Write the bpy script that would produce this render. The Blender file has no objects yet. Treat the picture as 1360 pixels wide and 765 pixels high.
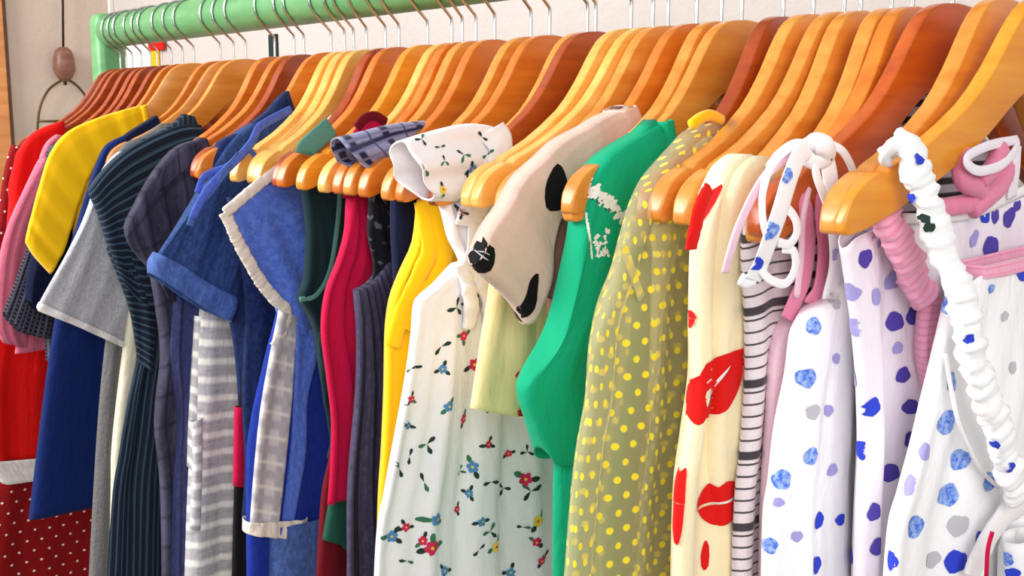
import bpy, bmesh, math, random
from mathutils import Vector, Matrix
from mathutils.bvhtree import BVHTree
from mathutils import noise as MN
random.seed(7)
SC = bpy.context.scene
COL = SC.collection
PI = math.pi

# ------------------------------------------------------------------ camera, world, lights
FPX = 1505.0
PITCH = math.atan(237/FPX)
YAW = math.radians(38.5)
CAM = Vector((0, -0.918, 1.5))
cp, sp = math.cos(PITCH), math.sin(PITCH)
F0 = Vector((-math.cos(YAW), math.sin(YAW), 0))
RT = Vector((math.sin(YAW), math.cos(YAW), 0))
FW = Vector((F0.x*cp, F0.y*cp, -sp))
UP = Vector((F0.x*sp, F0.y*sp, cp))
cam_d = bpy.data.cameras.new('camera')
cam = bpy.data.objects.new('camera', cam_d); COL.objects.link(cam)
cam_d.sensor_width = 36; cam_d.lens = 36*FPX/1360; cam_d.clip_start = 0.02
cam.matrix_world = Matrix((( RT.x, UP.x, -FW.x, CAM.x), (RT.y, UP.y, -FW.y, CAM.y), (RT.z, UP.z, -FW.z, CAM.z), (0,0,0,1)))
SC.camera = cam

w = bpy.data.worlds.new('world'); SC.world = w; w.use_nodes = True
w.node_tree.nodes['Background'].inputs[0].default_value = (0.97, 0.97, 1.0, 1)
w.node_tree.nodes['Background'].inputs[1].default_value = 0.40

def area(name, loc, target, size, power, col):
    d = bpy.data.lights.new(name, 'AREA'); d.shape = 'RECTANGLE'; d.size = size[0]; d.size_y = size[1]
    d.energy = power; d.color = col
    o = bpy.data.objects.new(name, d); COL.objects.link(o)
    o.location = loc
    o.rotation_euler = (Vector(target)-Vector(loc)).to_track_quat('-Z', 'Y').to_euler()
    return o
area('window_daylight', (-2.7, -2.7, 2.8), (-0.9, 0, 1.35), (2.4, 1.6), 140, (1.0, 0.985, 0.965))
area('fill_light', (1.7, -1.9, 2.3), (-0.7, 0, 1.3), (1.6, 1.6), 44, (1.0, 0.98, 0.97))  # added fill from the camera side, stands for no real source
vs = SC.view_settings
vs.view_transform = 'Standard'; vs.look = 'None'; vs.exposure = 0.32; vs.gamma = 1; vs.use_curve_mapping = False

# ------------------------------------------------------------------ helpers
def ray(px, py):
    return FW + RT*((px-680)/FPX) + UP*((382.5-py)/FPX)

class Frame:
    """a vertical plane across the rail: X on the rail, yaw about the hook"""
    def __init__(s, X, yaw=0.0):
        s.X = X; s.yaw = yaw; s.c = math.cos(yaw); s.s = math.sin(yaw)
        s.n = Vector((s.c, s.s, 0)); s.a = Vector((-s.s, s.c, 0)); s.o = Vector((X, 0, 0))
    def px(s, p, off=0.0):
        if len(p) == 3 and p[0] == 'w': return Vector((p[1], p[2]))
        d = ray(p[0], p[1]); o = s.o + s.n*off
        t = (o-CAM).dot(s.n)/d.dot(s.n); q = CAM + d*t - s.o
        return Vector((q.dot(s.a), q.z))
    def world(s, y, z, off=0.0):
        v = s.o + s.a*y + s.n*off; return Vector((v.x, v.y, z))

def lin(c):
    return tuple(((x/255)/12.92 if x/255 <= .04045 else ((x/255+.055)/1.055)**2.4) for x in c)+(1,)

class NT:
    """small node-tree writer"""
    def __init__(s, name):
        s.m = bpy.data.materials.new(name); s.m.use_nodes = True; s.t = s.m.node_tree
        s.b = s.t.nodes['Principled BSDF']; s.out = s.t.nodes['Material Output']
    def n(s, typ, **k):
        o = s.t.nodes.new(typ)
        for a, v in k.items(): setattr(o, a, v)
        return o
    def put(s, sock, v):
        if v is None: return
        if hasattr(v, 'is_linked') or isinstance(v, bpy.types.NodeSocket): s.t.links.new(v, sock)
        else: sock.default_value = v
    def math(s, op, a, b=None, c=None, clamp=False):
        o = s.n('ShaderNodeMath', operation=op, use_clamp=clamp)
        s.put(o.inputs[0], a); s.put(o.inputs[1], b); s.put(o.inputs[2], c)
        return o.outputs[0]
    def uv(s):
        o = s.n('ShaderNodeUVMap'); sp_ = s.n('ShaderNodeSeparateXYZ'); s.t.links.new(o.outputs[0], sp_.inputs[0])
        return o.outputs[0], sp_.outputs[0], sp_.outputs[1]
    def noise(s, vec, scale, detail=2, rough=.5, sx=None):
        if sx:
            mp = s.n('ShaderNodeMapping'); mp.inputs['Scale'].default_value = sx; s.put(mp.inputs[0], vec); vec = mp.outputs[0]
        o = s.n('ShaderNodeTexNoise'); s.put(o.inputs['Vector'], vec)
        o.inputs['Scale'].default_value = scale; o.inputs['Detail'].default_value = detail; o.inputs['Roughness'].default_value = rough
        return o.outputs[0]
    def mix(s, f, a, b):
        o = s.n('ShaderNodeMix', data_type='RGBA'); s.put(o.inputs[0], f); s.put(o.inputs[6], a); s.put(o.inputs[7], b)
        return o.outputs[2]
    def ramp(s, f, lo, hi):
        o = s.n('ShaderNodeMapRange'); s.put(o.inputs[0], f); o.inputs[1].default_value = lo; o.inputs[2].default_value = hi
        return o.outputs[0]
    def stripe(s, coord, period, width, phase=0.0, soft=.06):
        x = s.math('FRACT', s.math('ADD', s.math('DIVIDE', coord, period), phase))
        d = s.math('ABSOLUTE', s.math('SUBTRACT', x, .5))
        return s.ramp(s.math('MULTIPLY', d, -1), -(width/2+soft), -(width/2-soft))
    def bump(s, h, strength, dist, prev=None):
        o = s.n('ShaderNodeBump'); o.inputs['Strength'].default_value = strength; o.inputs['Distance'].default_value = dist
        s.put(o.inputs['Height'], h)
        if prev: s.t.links.new(prev, o.inputs['Normal'])
        return o.outputs[0]

def fabric(name, col, pat=None, heather=.12, hcol=None, rough=.85, wr=1.0, weave=1.0, sheen=None, alpha=None, mott=0.0):
    T = NT(name); uv, u, v = T.uv()
    base = lin(col)
    if sheen is None: sheen = .22 if sum(base[:3]) > .9 else .04
    dark = tuple(x*.62 for x in base[:3])+(1,) if hcol is None else lin(hcol)
    n = T.noise(uv, 420, 3, .7, (1, .5, 1))
    c = T.mix(T.math('MULTIPLY', T.ramp(n, .35, .75), heather*2 if hcol is None else 1.0), base, dark)
    if mott: c = T.mix(T.math('MULTIPLY', T.ramp(T.noise(uv, 150, 3, .65, (1, .45, 1)), .42, .62), mott), c, tuple(min(1, x*1.9+.01) for x in base[:3])+(1,))
    if pat: c = pat(T, c, uv, u, v)
    T.put(T.b.inputs['Base Color'], c)
    T.b.inputs['Roughness'].default_value = rough
    T.b.inputs['Sheen Weight'].default_value = sheen
    T.b.inputs['Specular IOR Level'].default_value = .2
    b1 = T.bump(T.noise(uv, 26, 3, .55, (1.6, .6, 1)), .35*wr, .012)
    b2 = T.bump(T.noise(uv, 900, 1), .25*weave, .0006, b1)
    T.put(T.b.inputs['Normal'], b2)
    if alpha is not None: T.put(T.b.inputs['Alpha'], alpha(T, uv, u, v) if callable(alpha) else alpha)
    return T.m

def plain(name, col, rough=.6, metal=0.0, spec=.3):
    T = NT(name); T.b.inputs['Base Color'].default_value = lin(col); T.b.inputs['Roughness'].default_value = rough
    T.b.inputs['Metallic'].default_value = metal; T.b.inputs['Specular IOR Level'].default_value = spec
    tc = T.n('ShaderNodeTexCoord')
    T.put(T.b.inputs['Normal'], T.bump(T.noise(tc.outputs['Object'], 60, 2), .12, .002))
    return T.m

def wood(name, c1, c2, rough=.34):
    T = NT(name); tc = T.n('ShaderNodeTexCoord'); oi = T.n('ShaderNodeObjectInfo')
    vec = T.n('ShaderNodeVectorMath', operation='ADD'); T.put(vec.inputs[0], tc.outputs['Object'])
    sc = T.n('ShaderNodeVectorMath', operation='SCALE'); cb = T.n('ShaderNodeCombineXYZ')
    for k in range(3): T.put(cb.inputs[k], oi.outputs['Random'])
    T.put(sc.inputs[0], cb.outputs[0]); sc.inputs['Scale'].default_value = 9.0
    T.put(vec.inputs[1], sc.outputs[0])
    g = T.noise(vec.outputs[0], 42, 4, .6, (1.0, .16, 1.6))
    g2 = T.noise(vec.outputs[0], 8, 2, .5)
    c = T.mix(T.ramp(g, .3, .7), lin(c1), lin(c2))
    c = T.mix(T.math('MULTIPLY', T.ramp(g2, .35, .75), .35), c, lin(tuple(x*.86 for x in c2)))
    T.put(T.b.inputs['Base Color'], c); T.b.inputs['Roughness'].default_value = rough
    T.b.inputs['Coat Weight'].default_value = .25; T.b.inputs['Coat Roughness'].default_value = .25
    T.put(T.b.inputs['Normal'], T.bump(g, .08, .001))
    return T.m

def setp(o, label=None, cat=None, group=None, kind=None):
    if label: o['label'] = label
    if cat: o['category'] = cat
    if group: o['group'] = group
    if kind: o['kind'] = kind
    return o
def link(name, me, mat=None, parent=None, smooth=True):
    o = bpy.data.objects.new(name, me); COL.objects.link(o)
    if mat is not None:
        for m in (mat if isinstance(mat, (list, tuple)) else [mat]): me.materials.append(m)
    if smooth and len(me.polygons): me.polygons.foreach_set('use_smooth', [True]*len(me.polygons))
    if parent is not None: o.parent = parent
    return o
def obj(name, bm, mat=None, parent=None, smooth=True):
    me = bpy.data.meshes.new(name); bm.to_mesh(me); bm.free()
    return link(name, me, mat, parent, smooth)
def empty(name, label, cat, loc=(0,0,0), group=None):
    o = bpy.data.objects.new(name, None); COL.objects.link(o); o.location = loc; o.empty_display_size = .05
    return setp(o, label, cat, group)
def box_bm(lo, hi, bev=0.0, seg=2, bm=None):
    bm = bm or bmesh.new()
    r = bmesh.ops.create_cube(bm, size=1)
    for v in r['verts']:
        v.co = Vector(tuple((lo[i]+hi[i])/2 + v.co[i]*(hi[i]-lo[i]) for i in range(3)))
    if bev:
        es = list({e for v in r['verts'] for e in v.link_edges})
        bmesh.ops.bevel(bm, geom=es, offset=bev, segments=seg, profile=.5, affect='EDGES')
    return bm
def catmull(pts, n):
    """n samples per span through points (any dimension tuples / Vectors)"""
    P = [Vector(p) for p in pts]; out = []
    if len(P) < 3: 
        return [P[0].lerp(P[-1], i/n) for i in range(n+1)]
    P = [P[0]*2-P[1]] + P + [P[-1]*2-P[-2]]
    for i in range(1, len(P)-2):
        for k in range(n):
            t = k/n; a, b, c, d = P[i-1:i+3]
            out.append(.5*((2*b)+(c-a)*t+(2*a-5*b+4*c-d)*t*t+(3*b-a-3*c+d)*t**3))
    out.append(P[-2]); return out
def resample(P, n):
    L = [0]
    for a, b in zip(P, P[1:]): L.append(L[-1]+(b-a).length)
    tot = L[-1] or 1e-9; out = []; k = 0
    for i in range(n+1):
        d = tot*i/n
        while k < len(P)-2 and L[k+1] < d: k += 1
        s = (d-L[k])/max(1e-9, L[k+1]-L[k]); out.append(P[k].lerp(P[k+1], max(0, min(1, s))))
    return out, tot
def tube_bm(path, r, nseg=8, bm=None, closed=False, caps=True):
    """round tube; path of Vectors, r number or list"""
    bm = bm or bmesh.new(); n = len(path); rings = []
    rr = r if isinstance(r, (list, tuple)) else [r]*n
    up = None
    for i, p in enumerate(path):
        t = (path[(i+1) % n] - path[i-1]) if closed else (path[min(i+1, n-1)]-path[max(i-1, 0)])
        t.normalize()
        if up is None:
            up = Vector((0, 0, 1)) if abs(t.z) < .9 else Vector((1, 0, 0))
        s = t.cross(up)
        if s.length < 1e-4: s = t.cross(Vector((0.3, 1, 0.2)))
        s.normalize(); up = s.cross(t).normalized()
        rings.append([bm.verts.new(p + (s*math.cos(2*PI*k/nseg)+up*math.sin(2*PI*k/nseg))*rr[i]) for k in range(nseg)])
    for i in range(n if closed else n-1):
        a, b = rings[i], rings[(i+1) % n]
        for k in range(nseg):
            bm.faces.new((a[k], a[(k+1) % nseg], b[(k+1) % nseg], b[k]))
    if caps and not closed: bm.faces.new(rings[0][::-1]); bm.faces.new(rings[-1])
    bmesh.ops.recalc_face_normals(bm, faces=bm.faces)
    return bm
def lathe_bm(prof, origin, nseg=20, bm=None):
    bm = bm or bmesh.new(); rings = []
    for r, z in prof:
        rings.append([bm.verts.new(Vector(origin)+Vector((r*math.cos(2*PI*k/nseg), r*math.sin(2*PI*k/nseg), z))) for k in range(nseg)])
    for a, b in zip(rings, rings[1:]):
        for k in range(nseg): bm.faces.new((a[k], a[(k+1) % nseg], b[(k+1) % nseg], b[k]))
    bm.faces.new(rings[0][::-1]); bm.faces.new(rings[-1])
    bmesh.ops.recalc_face_normals(bm, faces=bm.faces); return bm

# hanger silhouette, u = distance from the hook, heights relative to the crest
HU = [(0,0), (.018,-.0015), (.033,-.006), (.048,-.016), (.063,-.036), (.080,-.062), (.106,-.092), (.15,-.123), (.186,-.141), (.193,-.147), (.199,-.146), (.212,-.152), (.223,-.160), (.231,-.172), (.2345,-.182)]
HL = [(0,-.068), (.02,-.070), (.04,-.080), (.06,-.096), (.085,-.118), (.12,-.142), (.16,-.164), (.19,-.179), (.212,-.188), (.225,-.1915), (.231,-.1915), (.2345,-.188)]
CREST = 1.59
def interp(L, x):
    x = abs(x)
    for (a, b), (c, d) in zip(L, L[1:]):
        if x <= c: return b+(d-b)*(x-a)/(c-a)
    return L[-1][1]
def htop(u): return CREST + interp(HU, u)

# ------------------------------------------------------------------ hanger table: crest x in the photograph, tip x or None, wood tone
HG = [(160,18,'red'), (176,38,'red'), (188,58,'red'), (200,70,'red'), (228,86,'red'), (258,97,'tan'), (293,None,'amber'), (311,141,'tan'),
      (327,None,'tan'), (365,226,'amber'), (391,233,'amber'), (404,256,'red'), (440,None,'amber'), (458,309,'pale'), (470,332,'pale'), (487,340,'pale'),
      (512,366,'red'), (530,371,'amber'), (568,397,'honey'), (600,426,'pale'), (614,446,'amber'), (632,460,'tan'), (657,480,'amber'), (705,510,'tan'),
      (730,529,'amber'), (780,577,'tan'), (791,None,'red'), (838,619,'pale'), (867,632,'pale'), (887,None,'tan'), (925,None,'amber'), (958,757,'tan'),
      (985,None,'tan'), (1040,858,'red'), (1080,874,'tan'), (1121,908,'tan'), (1143,945,'tan'), (1184,1000,'tan'), (1212,1012,'amber'),
      (1265,1005,'dark'), (1335,1108,'tan'), (1405,1121,'honey'),
      (168,28,'red'), (209,79,'red'), (243,92,'amber')]
def solve(cx, tip):
    y = 88-.0758*(cx-165); d = ray(cx, y); t = -CAM.y/d.y; X = CAM.x+d.x*t
    yaw = 0.0
    if tip is not None:
        fr = Frame(X); lo, hi = -.5, .5
        for _ in range(40):
            m = (lo+hi)/2; q = Frame(X, m).world(-.2345, 1.40) - CAM
            pxx = 680+FPX*q.dot(RT)/q.dot(FW)
            # positive yaw moves the near tip towards +x (right in the picture)
            if pxx < tip: lo = m
            else: hi = m
        yaw = (lo+hi)/2
    return X, yaw
HF = [Frame(*solve(c, t)) for c, t, _ in HG]

# ------------------------------------------------------------------ surfaces built as a four-sided patch with two faces (front/back)
def patch_bm(fr, top, bottom, left, right, w=.010, e=.02, nx=26, nz=46, closed_top=False, neck=None, folds=None, off=0.0, wt=None, wav=None, skew=0.0, offt=None, plane_uv=False):
    """front/back sheets between a left and a right edge in the hanger's plane, joined along both edges.
    w half thickness, e width of the rounded edge, folds [(amp, wavelength, phase, drift, ramp)], wt(t) scale of w, offt(t) sideways offset"""
    cv = lambda L, n=6: catmull([fr.px(p) if not isinstance(p, Vector) else p for p in L], n)
    Lp, Ll = resample(cv(left), nz); Rp, Lr = resample(cv(right), nz)
    Tp, Lt = resample([*cv(top, 4)] if top else [Lp[0], Rp[0]], 200)
    Bp, Lb = resample([*cv(bottom, 4)] if bottom else [Lp[-1], Rp[-1]], 200)
    Tp[0] = Lp[0]; Tp[-1] = Rp[0]; Bp[0] = Lp[-1]; Bp[-1] = Rp[-1]
    W = (Lt+Lb)/2; H = (Ll+Lr)/2
    # denser columns near both edges
    S = []
    for i in range(nx+1):
        x = i/nx; S.append(x - .55*math.sin(2*PI*x)/(2*PI))
    folds = folds or []
    bm = bmesh.new(); uvl = bm.loops.layers.uv.new('UVMap')
    fv = {}; bv = {}; uvc = {}
    for j in range(nz+1):
        t = j/nz
        wl = (Rp[j]-Lp[j]).length
        for i in range(nx+1):
            s = S[i]
            a = Tp[int(s*200)].lerp(Tp[min(200, int(s*200)+1)], s*200-int(s*200)); b = Bp[int(s*200)].lerp(Bp[min(200, int(s*200)+1)], s*200-int(s*200))
            P = (a*(1-t)+b*t) + (Lp[j]*(1-s)+Rp[j]*s) - (Lp[0]*(1-t)*(1-s)+Rp[0]*(1-t)*s+Lp[-1]*t*(1-s)+Rp[-1]*t*s)
            dd = min(s, 1-s)*wl; ee = min(e, wl*.5)
            pr = math.sqrt(max(0, 1-(1-min(1, dd/ee))**2)) if ee > 1e-6 else 1
            ww = w*(wt(t) if wt else 1)*pr
            if closed_top:
                dt = t*H
                if dt < .014: ww *= .80+.20*(dt/.014)
            o = off + (offt(t) if offt else 0) + skew*s
            for amp, lam, ph, dr, rp in folds:
                o += amp*min(1, t/rp if rp > 0 else 1)*math.sin(2*PI*(s*wl/lam + dr*t)+ph)
            wob = 0.0
            if wav: wob = wav[0]*math.sin(2*PI*t*H/wav[1]+wav[2])
            fv[i, j] = bm.verts.new(fr.world(P.x, P.y+0, o+wob+ww))
            bv[i, j] = fv[i, j] if (i in (0, nx)) else bm.verts.new(fr.world(P.x, P.y, o+wob-ww))
            uvc[i, j] = (P.x+.5+(ww-w)*(1.2 if s < .5 else -1.2), P.y) if plane_uv else (s*W, (1-t)*H)
    def face(q, ks):
        try: f = bm.faces.new(q)
        except ValueError: return
        for l, k in zip(f.loops, ks): l[uvl].uv = uvc[k]
    for j in range(nz):
        for i in range(nx):
            ks = [(i, j), (i, j+1), (i+1, j+1), (i+1, j)]
            face([fv[k] for k in ks], ks)
            face([bv[k] for k in ks[::-1]], ks[::-1])
    if closed_top:
        for i in range(nx):
            sm = (S[i]+S[i+1])/2
            if neck and neck[0] < sm < neck[1]: continue
            q = [fv[i, 0], fv[i+1, 0], bv[i+1, 0], bv[i, 0]]; ks = [(i, 0), (i+1, 0), (i+1, -1), (i, -1)]
            for m_ in (i, i+1): uvc[m_, -1] = (uvc[m_, 0][0], uvc[m_, 0][1]+2*w)
            q2 = []; k2 = []
            for a_, b_ in zip(q, ks):
                if a_ not in q2: q2.append(a_); k2.append(b_)
            if len(q2) > 2: face(q2, k2)
    bm.normal_update()
    return bm

def solid(o, t=.0012):
    m = o.modifiers.new('thickness', 'SOLIDIFY'); m.thickness = t; m.offset = -1
    return o
def piece(name, fr, mat, parent=None, label=None, th=.0012, **k):
    o = obj(name, patch_bm(fr, k.pop('top', None), k.pop('bottom', None), k.pop('left'), k.pop('right'), **k), mat, parent)
    if label: o['label'] = label
    if th: solid(o, th)
    return o

def shoulders(uL, uR, zL, zR, neck=.085, scoop=.09, lift=.006):
    """top line from near shoulder tip over the hanger, down round the neck, up and out to the far shoulder; returns points and neck fractions"""
    pts = [Vector((uL, zL))]
    n = 6
    for i in range(1, n+1):
        u = uL+( -neck-uL)*i/n
        pts.append(Vector((u, max(htop(u)+lift, 0))))
    a = len(pts)-1
    z0 = htop(neck)
    for f_, g in ((.8, .45), (.45, .9), (0, 1.0), (-.45, .9), (-.8, .45)):
        pts.append(Vector((-neck*f_, z0-scoop*g)))
    b = len(pts)
    for i in range(0, n):
        u = neck+(uR-neck)*i/n
        pts.append(Vector((u, htop(u)+lift)))
    pts.append(Vector((uR, zR)))
    L = [0]
    for p, q in zip(pts, pts[1:]): L.append(L[-1]+(q-p).length)
    return pts, (L[a]/L[-1]+.0, L[b]/L[-1])

def rfolds(seed, amp=.003, lam=.05):
    r = random.Random(seed)
    return [(amp, lam*r.uniform(.8, 1.2), r.uniform(0, 6), r.uniform(-.3, .3), .35), (amp*.6, lam*r.uniform(.45, .6), r.uniform(0, 6), r.uniform(-.3, .3), .5),
            (amp*.9, lam*2.3, r.uniform(0, 6), r.uniform(-.2, .2), .5)]

def tee_body(name, fr, mat, parent, left, zb=None, w=.0095, far=.2, farb=.24, neck=.085, scoop=.09, seed=1, amp=.0022, lam=.05, off=0.0, shoulder=True, **k):
    """garment body. left: pixels from the near shoulder (or armpit) down to the hem; far side mirrors it behind the next garment"""
    L = [fr.px(p) for p in left]
    zt = L[0].y
    zbm = L[-1].y
    if isinstance(neck, tuple): neck = -fr.px(neck, w).x
    if shoulder:
        top, nk = shoulders(L[0].x, far, L[0].y, htop(far)-.01, neck, scoop)
        if L[0].y > htop(L[0].x): pass
    else:
        top, nk = [L[0], Vector((0, L[0].y-.03)), Vector((far, L[0].y))], None
    R = [top[-1], Vector((far-.01, zt-.12)), Vector((farb, zbm))]
    return piece(name, fr, mat, parent, top=top if shoulder else top, left=L, right=R, w=w, closed_top=shoulder, neck=nk, folds=rfolds(seed, amp, lam), off=off, nx=k.pop('nx', 34), nz=k.pop('nz', 50), **k)

def ribbon(name, fr, pts, mat, parent=None, width=.012, th=.0015, n=8, label=None, scr=None, twist=0.0, nrm=None, px=True, seed=0, uvs=True):
    """flat band through (px, py, off) points; scr=(amp, wavelength) gathers it like a scrunched strap"""
    P = []
    for p in pts:
        q = fr.px(p[:2], p[2]) if px else Vector(p[:2])
        P.append(fr.world(q.x, q.y, p[2]))
    path = catmull(P, n)
    if scr: path, _ = resample(path, int(sum((b-a).length for a, b in zip(path, path[1:]))/.0016))
    r = random.Random(seed); bm = bmesh.new(); uvl = bm.loops.layers.uv.new('UVMap'); rings = []; nn = len(path); dist = 0; ds = []
    ns = 12
    ph = r.uniform(0, 6)
    for i, p in enumerate(path):
        if i: dist += (p-path[i-1]).length
        ds.append(dist)
        t = (path[min(i+1, nn-1)]-path[max(i-1, 0)]).normalized()
        nv = (nrm or fr.n) ; nv = (nv - t*nv.dot(t))
        if nv.length < 1e-3: nv = Vector((0, 0, 1))
        nv.normalize(); sv = t.cross(nv).normalized()
        if twist:
            a = twist*i/nn; nv, sv = nv*math.cos(a)+sv*math.sin(a), sv*math.cos(a)-nv*math.sin(a)
        ww = width/2; tt = th
        ring = []
        for k in range(ns):
            a = 2*PI*k/ns
            c, s_ = math.cos(a), math.sin(a)
            cw = ww*(abs(c)**.6)*(1 if c > 0 else -1); ct = tt*s_
            if scr:
                am, lam = scr
                k_ = .62/lam
                g1 = MN.noise(Vector((dist*k_*2.0 + .012*k_*math.sin(a+ph), .35*math.cos(a)+seed*3.1, .35*math.sin(a))))
                g2 = MN.noise(Vector((dist*k_*.7, 1.1*math.cos(a)+seed*7.7, 1.1*math.sin(a)+5)))
                g3 = MN.noise(Vector((dist*k_*3.6+9, .9*math.cos(a), .9*math.sin(a)+seed)))
                q = 1 + am*(1.3*g1+.5*g2+.55*g3)
                cw *= .55+.45*q; ct *= q
            ring.append(bm.verts.new(p+sv*cw+nv*ct))
        rings.append(ring)
    for i in range(nn-1):
        for k in range(ns):
            k1 = (k+1) % ns
            f = bm.faces.new((rings[i][k], rings[i][k1], rings[i+1][k1], rings[i+1][k]))
            us = [k/ns, (k+1)/ns, (k+1)/ns, k/ns]; vsx = [ds[i], ds[i], ds[i+1], ds[i+1]]
            for l, a, b in zip(f.loops, us, vsx): l[uvl].uv = (a*width*2, b)
    bm.faces.new(rings[0][::-1]); bm.faces.new(rings[-1]); bmesh.ops.recalc_face_normals(bm, faces=bm.faces)
    o = obj(name, bm, mat, parent)
    if label: o['label'] = label
    return o

# ---- printed motifs laid on the cloth
def bvh_of(*objs):
    bm = bmesh.new()
    for o in objs: bm.from_mesh(o.data)
    t = BVHTree.FromBMesh(bm); bm.free(); return t
class Prints:
    def __init__(s, fr, objs, mats, name='print', parent=None, lift=.0005, off=.01):
        s.off = off
        s.fr, s.bvh, s.mats, s.parent, s.lift, s.name = fr, bvh_of(*objs), mats, parent, lift, name
        s.V = []; s.Fc = []; s.M = []; s.UV = []
    def hit(s, y, z):
        o = s.fr.world(y, z, .3); h = s.bvh.ray_cast(o, -s.fr.n)
        return (h[0], h[1]) if h[0] is not None else None
    def poly(s, cy, cz, shape, mi, lift=0, c=None):
        """shape: ring of (dy, dz) round the centre, laid on the cloth along its own normal there"""
        lift += s.lift
        c = c or s.hit(cy, cz)
        if c is None: return False
        N = c[1] if c[1].dot(CAM-c[0]) > 0 else -c[1]
        T1 = Vector((0, 0, 1)).cross(N)
        if T1.length < .1: return False
        T1.normalize(); T2 = N.cross(T1)
        vs_ = []
        rm = max(math.hypot(*p) for p in shape); nr = max(1, min(14, int(rm/.0028+.5)))
        rings = [(k+1)/nr for k in range(nr)]
        if nr > 2:
            shape = [((p[0]*(1-f)+q[0]*f), (p[1]*(1-f)+q[1]*f)) for p, q in zip(shape, shape[1:]+shape[:1]) for f in (0, .5)]
        prev = {}
        for f_ in rings:
            for k, (dy, dz) in enumerate(shape):
                h = s.bvh.ray_cast(c[0]+T1*(dy*f_)+T2*(dz*f_)+N*.02, -N, .045)
                if h[0] is None or (k in prev and prev[k][1]): p = prev.get(k, (c[0]+N*lift, 0))[0]; bad = True
                else:
                    nn = h[1] if h[1].dot(N) > 0 else -h[1]; p = h[0]+(N*.5+nn)*lift; bad = False
                vs_.append(p); prev[k] = (p, bad)
        b = len(s.V); s.V.append(c[0]+N*lift*1.5); s.V += vs_; n = len(shape)
        for k in range(n):
            k1 = (k+1) % n
            s.Fc.append((b, b+1+k, b+1+k1)); s.M.append(mi)
            for r_ in range(nr-1):
                c0 = b+1+r_*n
                s.Fc.append((c0+k, c0+n+k, c0+n+k1, c0+k1)); s.M.append(mi)
        return True
    def px(s, px, py, shape, mi, lift=0):
        h = s.bvh.ray_cast(CAM, ray(px, py).normalized())
        if h[0] is None: return False
        return s.poly(0, 0, shape, mi, lift, (h[0], h[1]))
    def done(s, label=None):
        me = bpy.data.meshes.new(s.name); me.from_pydata([tuple(v) for v in s.V], [], s.Fc); me.update()
        o = link(s.name, me, s.mats, s.parent)
        me.polygons.foreach_set('material_index', s.M)
        o['kind'] = 'stuff'
        if label: o['label'] = label
        return o
def blob(rx, rz, rot=0, n=20, j=.12, rnd=random):
    ph = [rnd.uniform(0, 6) for _ in range(3)]
    out = []
    for k in range(n):
        a = 2*PI*k/n; q = 1+j*math.sin(2*a+ph[0])*.6+j*math.sin(3*a+ph[1])*.6+j*.5*math.sin(5*a+ph[2])
        x, y = rx*q*math.cos(a), rz*q*math.sin(a)
        out.append((x*math.cos(rot)-y*math.sin(rot), x*math.sin(rot)+y*math.cos(rot)))
    return out
def leaf(l, wd, rot, n=8, ox=0, oz=0):
    out = []
    for k in range(n):
        a = 2*PI*k/n; x = l*.5*math.cos(a)+l*.5; y = wd*math.sin(a)*abs(math.sin(a))**.4
        out.append((x*math.cos(rot)-y*math.sin(rot)+ox, x*math.sin(rot)+y*math.cos(rot)+oz))
    return out

#@@MATERIALS
WOOD = {'red': wood('red brown varnished wood', (180,78,20), (146,52,8)), 'amber': wood('amber varnished wood', (224,134,40), (202,102,20)),
        'tan': wood('tan varnished wood', (234,160,70), (214,126,36)), 'pale': wood('pale varnished wood', (246,196,108), (234,166,66)),
        'honey': wood('honey varnished wood', (238,160,44), (222,132,22)), 'dark': wood('dark orange varnished wood', (206,98,22), (172,66,10))}
CHROME = plain('polished steel wire', (205,205,205), .22, 1.0, .5)
GREEN = None
def paint():
    T = NT('mint green paint'); tc = T.n('ShaderNodeTexCoord')
    n = T.noise(tc.outputs['Object'], 14, 4, .6, (1, 3, 3))
    T.put(T.b.inputs['Base Color'], T.mix(T.ramp(n, .35, .7), lin((112,176,116)), lin((92,156,98))))
    T.b.inputs['Roughness'].default_value = .38
    T.put(T.b.inputs['Normal'], T.bump(n, .1, .002)); return T.m
GREEN = paint()
def plaster(name, a, b):
    T = NT(name); tc = T.n('ShaderNodeTexCoord')
    n = T.noise(tc.outputs['Object'], 2.2, 5, .6); n2 = T.noise(tc.outputs['Object'], 55, 3, .6)
    T.put(T.b.inputs['Base Color'], T.mix(T.ramp(n, .3, .7), lin(a), lin(b)))
    T.b.inputs['Roughness'].default_value = .9
    T.put(T.b.inputs['Normal'], T.bump(n2, .35, .006)); return T.m
WALLA = plaster('grey cream plaster', (208,200,196), (198,190,185))
WALLB = plaster('warm cream plaster', (212,196,180), (202,184,168))

#@@STRUCTURE
def struct(name, bm, mat, **k):
    return setp(obj(name, bm, mat, None, False), kind='structure', **k)
WX = -4.0; WY = .5
struct('wall_back', box_bm((WX, WY, 0), (3.2, WY+.1, 3.2)), WALLA)
struct('wall_left', box_bm((WX-.1, -2.6, 0), (WX, WY+.1, 3.2)), WALLB)
struct('floor', box_bm((WX-.1, -4.5, -.1), (3.2, WY+.1, 0)), plaster('worn grey floor', (150,140,130), (128,118,108)))
struct('trim_1', box_bm((WX, WY-.016, 0), (WX+.02, WY, 3.2), .003), plain('white corner bead paint', (232,228,222), .6))
# door post at the left edge of the frame
q = CAM + ray(4, 120)*((WX+.02-CAM.x)/ray(4, 120).x)
struct('trim_2', box_bm((WX, q.y-.16, 0), (WX+.035, q.y+.012, 3.2), .004), wood('orange pine', (226,158,92), (204,130,66), .5))
struct('trim_3', box_bm((WX, q.y+.0125, 0), (WX+.02, q.y+.026, 3.2), .002), wood('dark stained pine', (110,66,34), (84,48,24), .5))

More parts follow.
